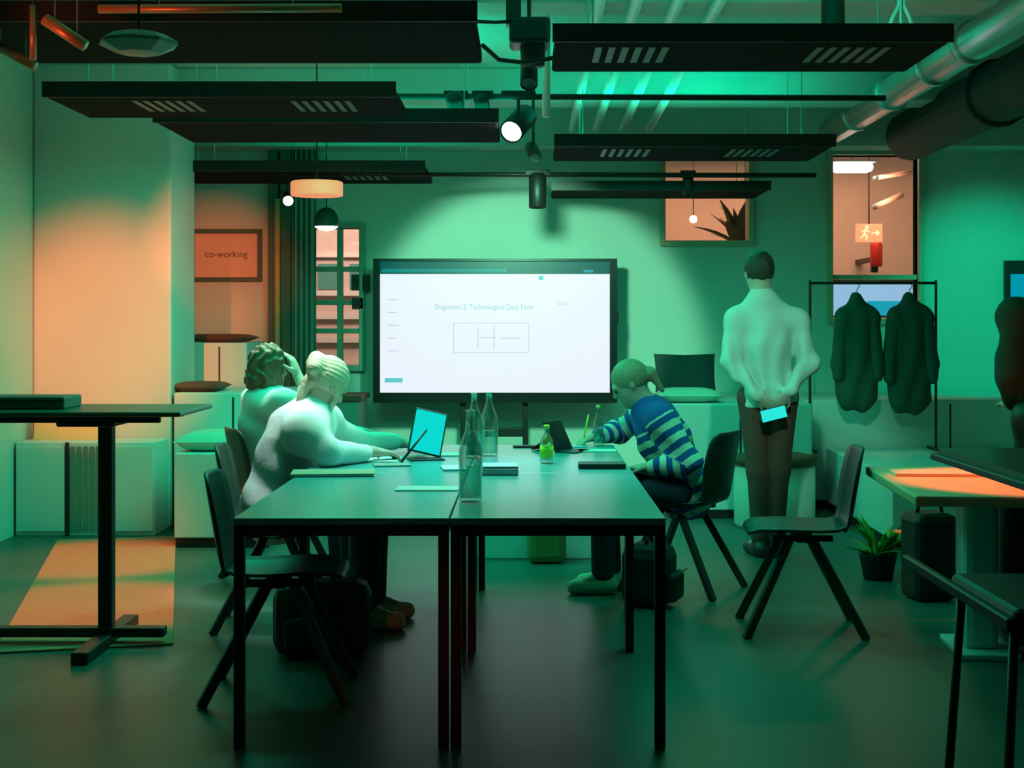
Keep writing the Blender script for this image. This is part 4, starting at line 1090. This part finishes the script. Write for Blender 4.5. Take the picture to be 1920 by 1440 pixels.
# --- dark figure at the right picture edge
J = dict(root=(2.44, 6.6, 0), head=(.02, .06, 1.64), face=(-.4, .9, -.1), up=(0, .05, 1), neck=(0, .0, 1.47), chest=(0, .0, 1.24), pelvis=(0, 0, .96),
         sl=(-.185, .0, 1.40), sr=(.185, .0, 1.40), el=(-.22, -.01, 1.12), er=(.23, -.02, 1.12), wl=(-.14, .17, .98), wr=(.20, .10, .92),
         hl=(-.09, 0, .92), hr=(.09, 0, .92), kl=(-.10, .02, .50), kr=(.10, .02, .50), al=(-.11, .0, .09), ar=(.11, .0, .09), tl=(-.13, .16, .035), tr=(.14, .16, .035))
person('person', 'person in a dark jacket half cut off at the right picture edge', J,
    dict(skin=M_skin, top=M_darkjack, legs=M_black, shoes=M_shoe, hair=M_darkhair),
    shirt=dict(loose=.032, hem=-.06, disp=fold(.005, 20, 24), sleeve=.95), hair=dict(short=True),
    hands=dict(l=((-.1, .95, .1), (.3, 0, -1), .5, -1), r=((0, .6, -.8), (-1, 0, 0), .4, 1)), res=.010)

# ------------------------------------------------------------------ coats on a stand in front of the right interior window
cr = empty('coat_rack', (P(1640, 800, 10.2).x, 10.25, .45), 0, 'thin black coat rack standing on the bench before the right interior window', 'coat rack')
for s in (-1, 1):
    MB().tube([(s * .45, 0, .0), (s * .45, 0, 1.22)], .010, 8).build('upright', M_black, cr)
    MB().tube([(s * .45, -.2, .012), (s * .45, .2, .012)], .012, 8).build('foot', M_black, cr)
MB().tube([(-.45, 0, 1.20), (.45, 0, 1.20)], .010, 8).build('rail', M_black, cr)
def coat(label, cx, top, w_, L, m):
    o = empty('coat', (cx, 10.25, top), 0, label, 'coat', 'coats on the rack')
    Fc = Field()
    Fc.cap((-w_ * .42, 0, -.17), (0, 0, -.03), .05, .035, .03, (0, 1, 0), 1.0); Fc.cap((w_ * .42, 0, -.17), (0, 0, -.03), .05, .035, .03)
    Fc.cap((-w_ * .14, 0, -.22), (-w_ * .20, 0, -L), .09, .11, .08, (0, 1, 0), 1.7); Fc.cap((w_ * .14, 0, -.22), (w_ * .20, 0, -L), .09, .11, .08, (0, 1, 0), 1.7)
    v, q = surface(Fc, .014, disp=lambda X: .008 * np.sin(X[..., 0] * 45 + 3 * np.sin(X[..., 2] * 5)))
    mesh_obj('coat_body', v, q, m, o)
    for s in (-1, 1):
        G_ = Field(); G_.cap((s * w_ * .42, 0, -.18), (s * w_ * .56, -.02, -.50), .055, .05, .03).cap((s * w_ * .56, -.02, -.50), (s * w_ * .56, -.03, -L * .82), .05, .042, .03)
        v, q = surface(G_, .014); mesh_obj('sleeve', v, q, m, o)
    MB().tube([(0, 0, -.04), (0, 0, .03), (.018, 0, .055), (0, 0, .075)], .004, 6).build('hanger_hook', M_steel, o)
    return o
rt = .45 + 1.20 - .075
coat('dark green coat hanging at the left of the coat rack', P(1607, 0, 10.25).x, rt, .25, .72, mat('dark green wool', (.03, .09, .065), .9, var=.15, bump=.1, bscale=90))
coat('dark grey green coat hanging at the right of the coat rack', P(1706, 0, 10.25).x, rt, .27, .74, mat('dark grey wool', (.035, .075, .06), .9, var=.15, bump=.1, bscale=90))
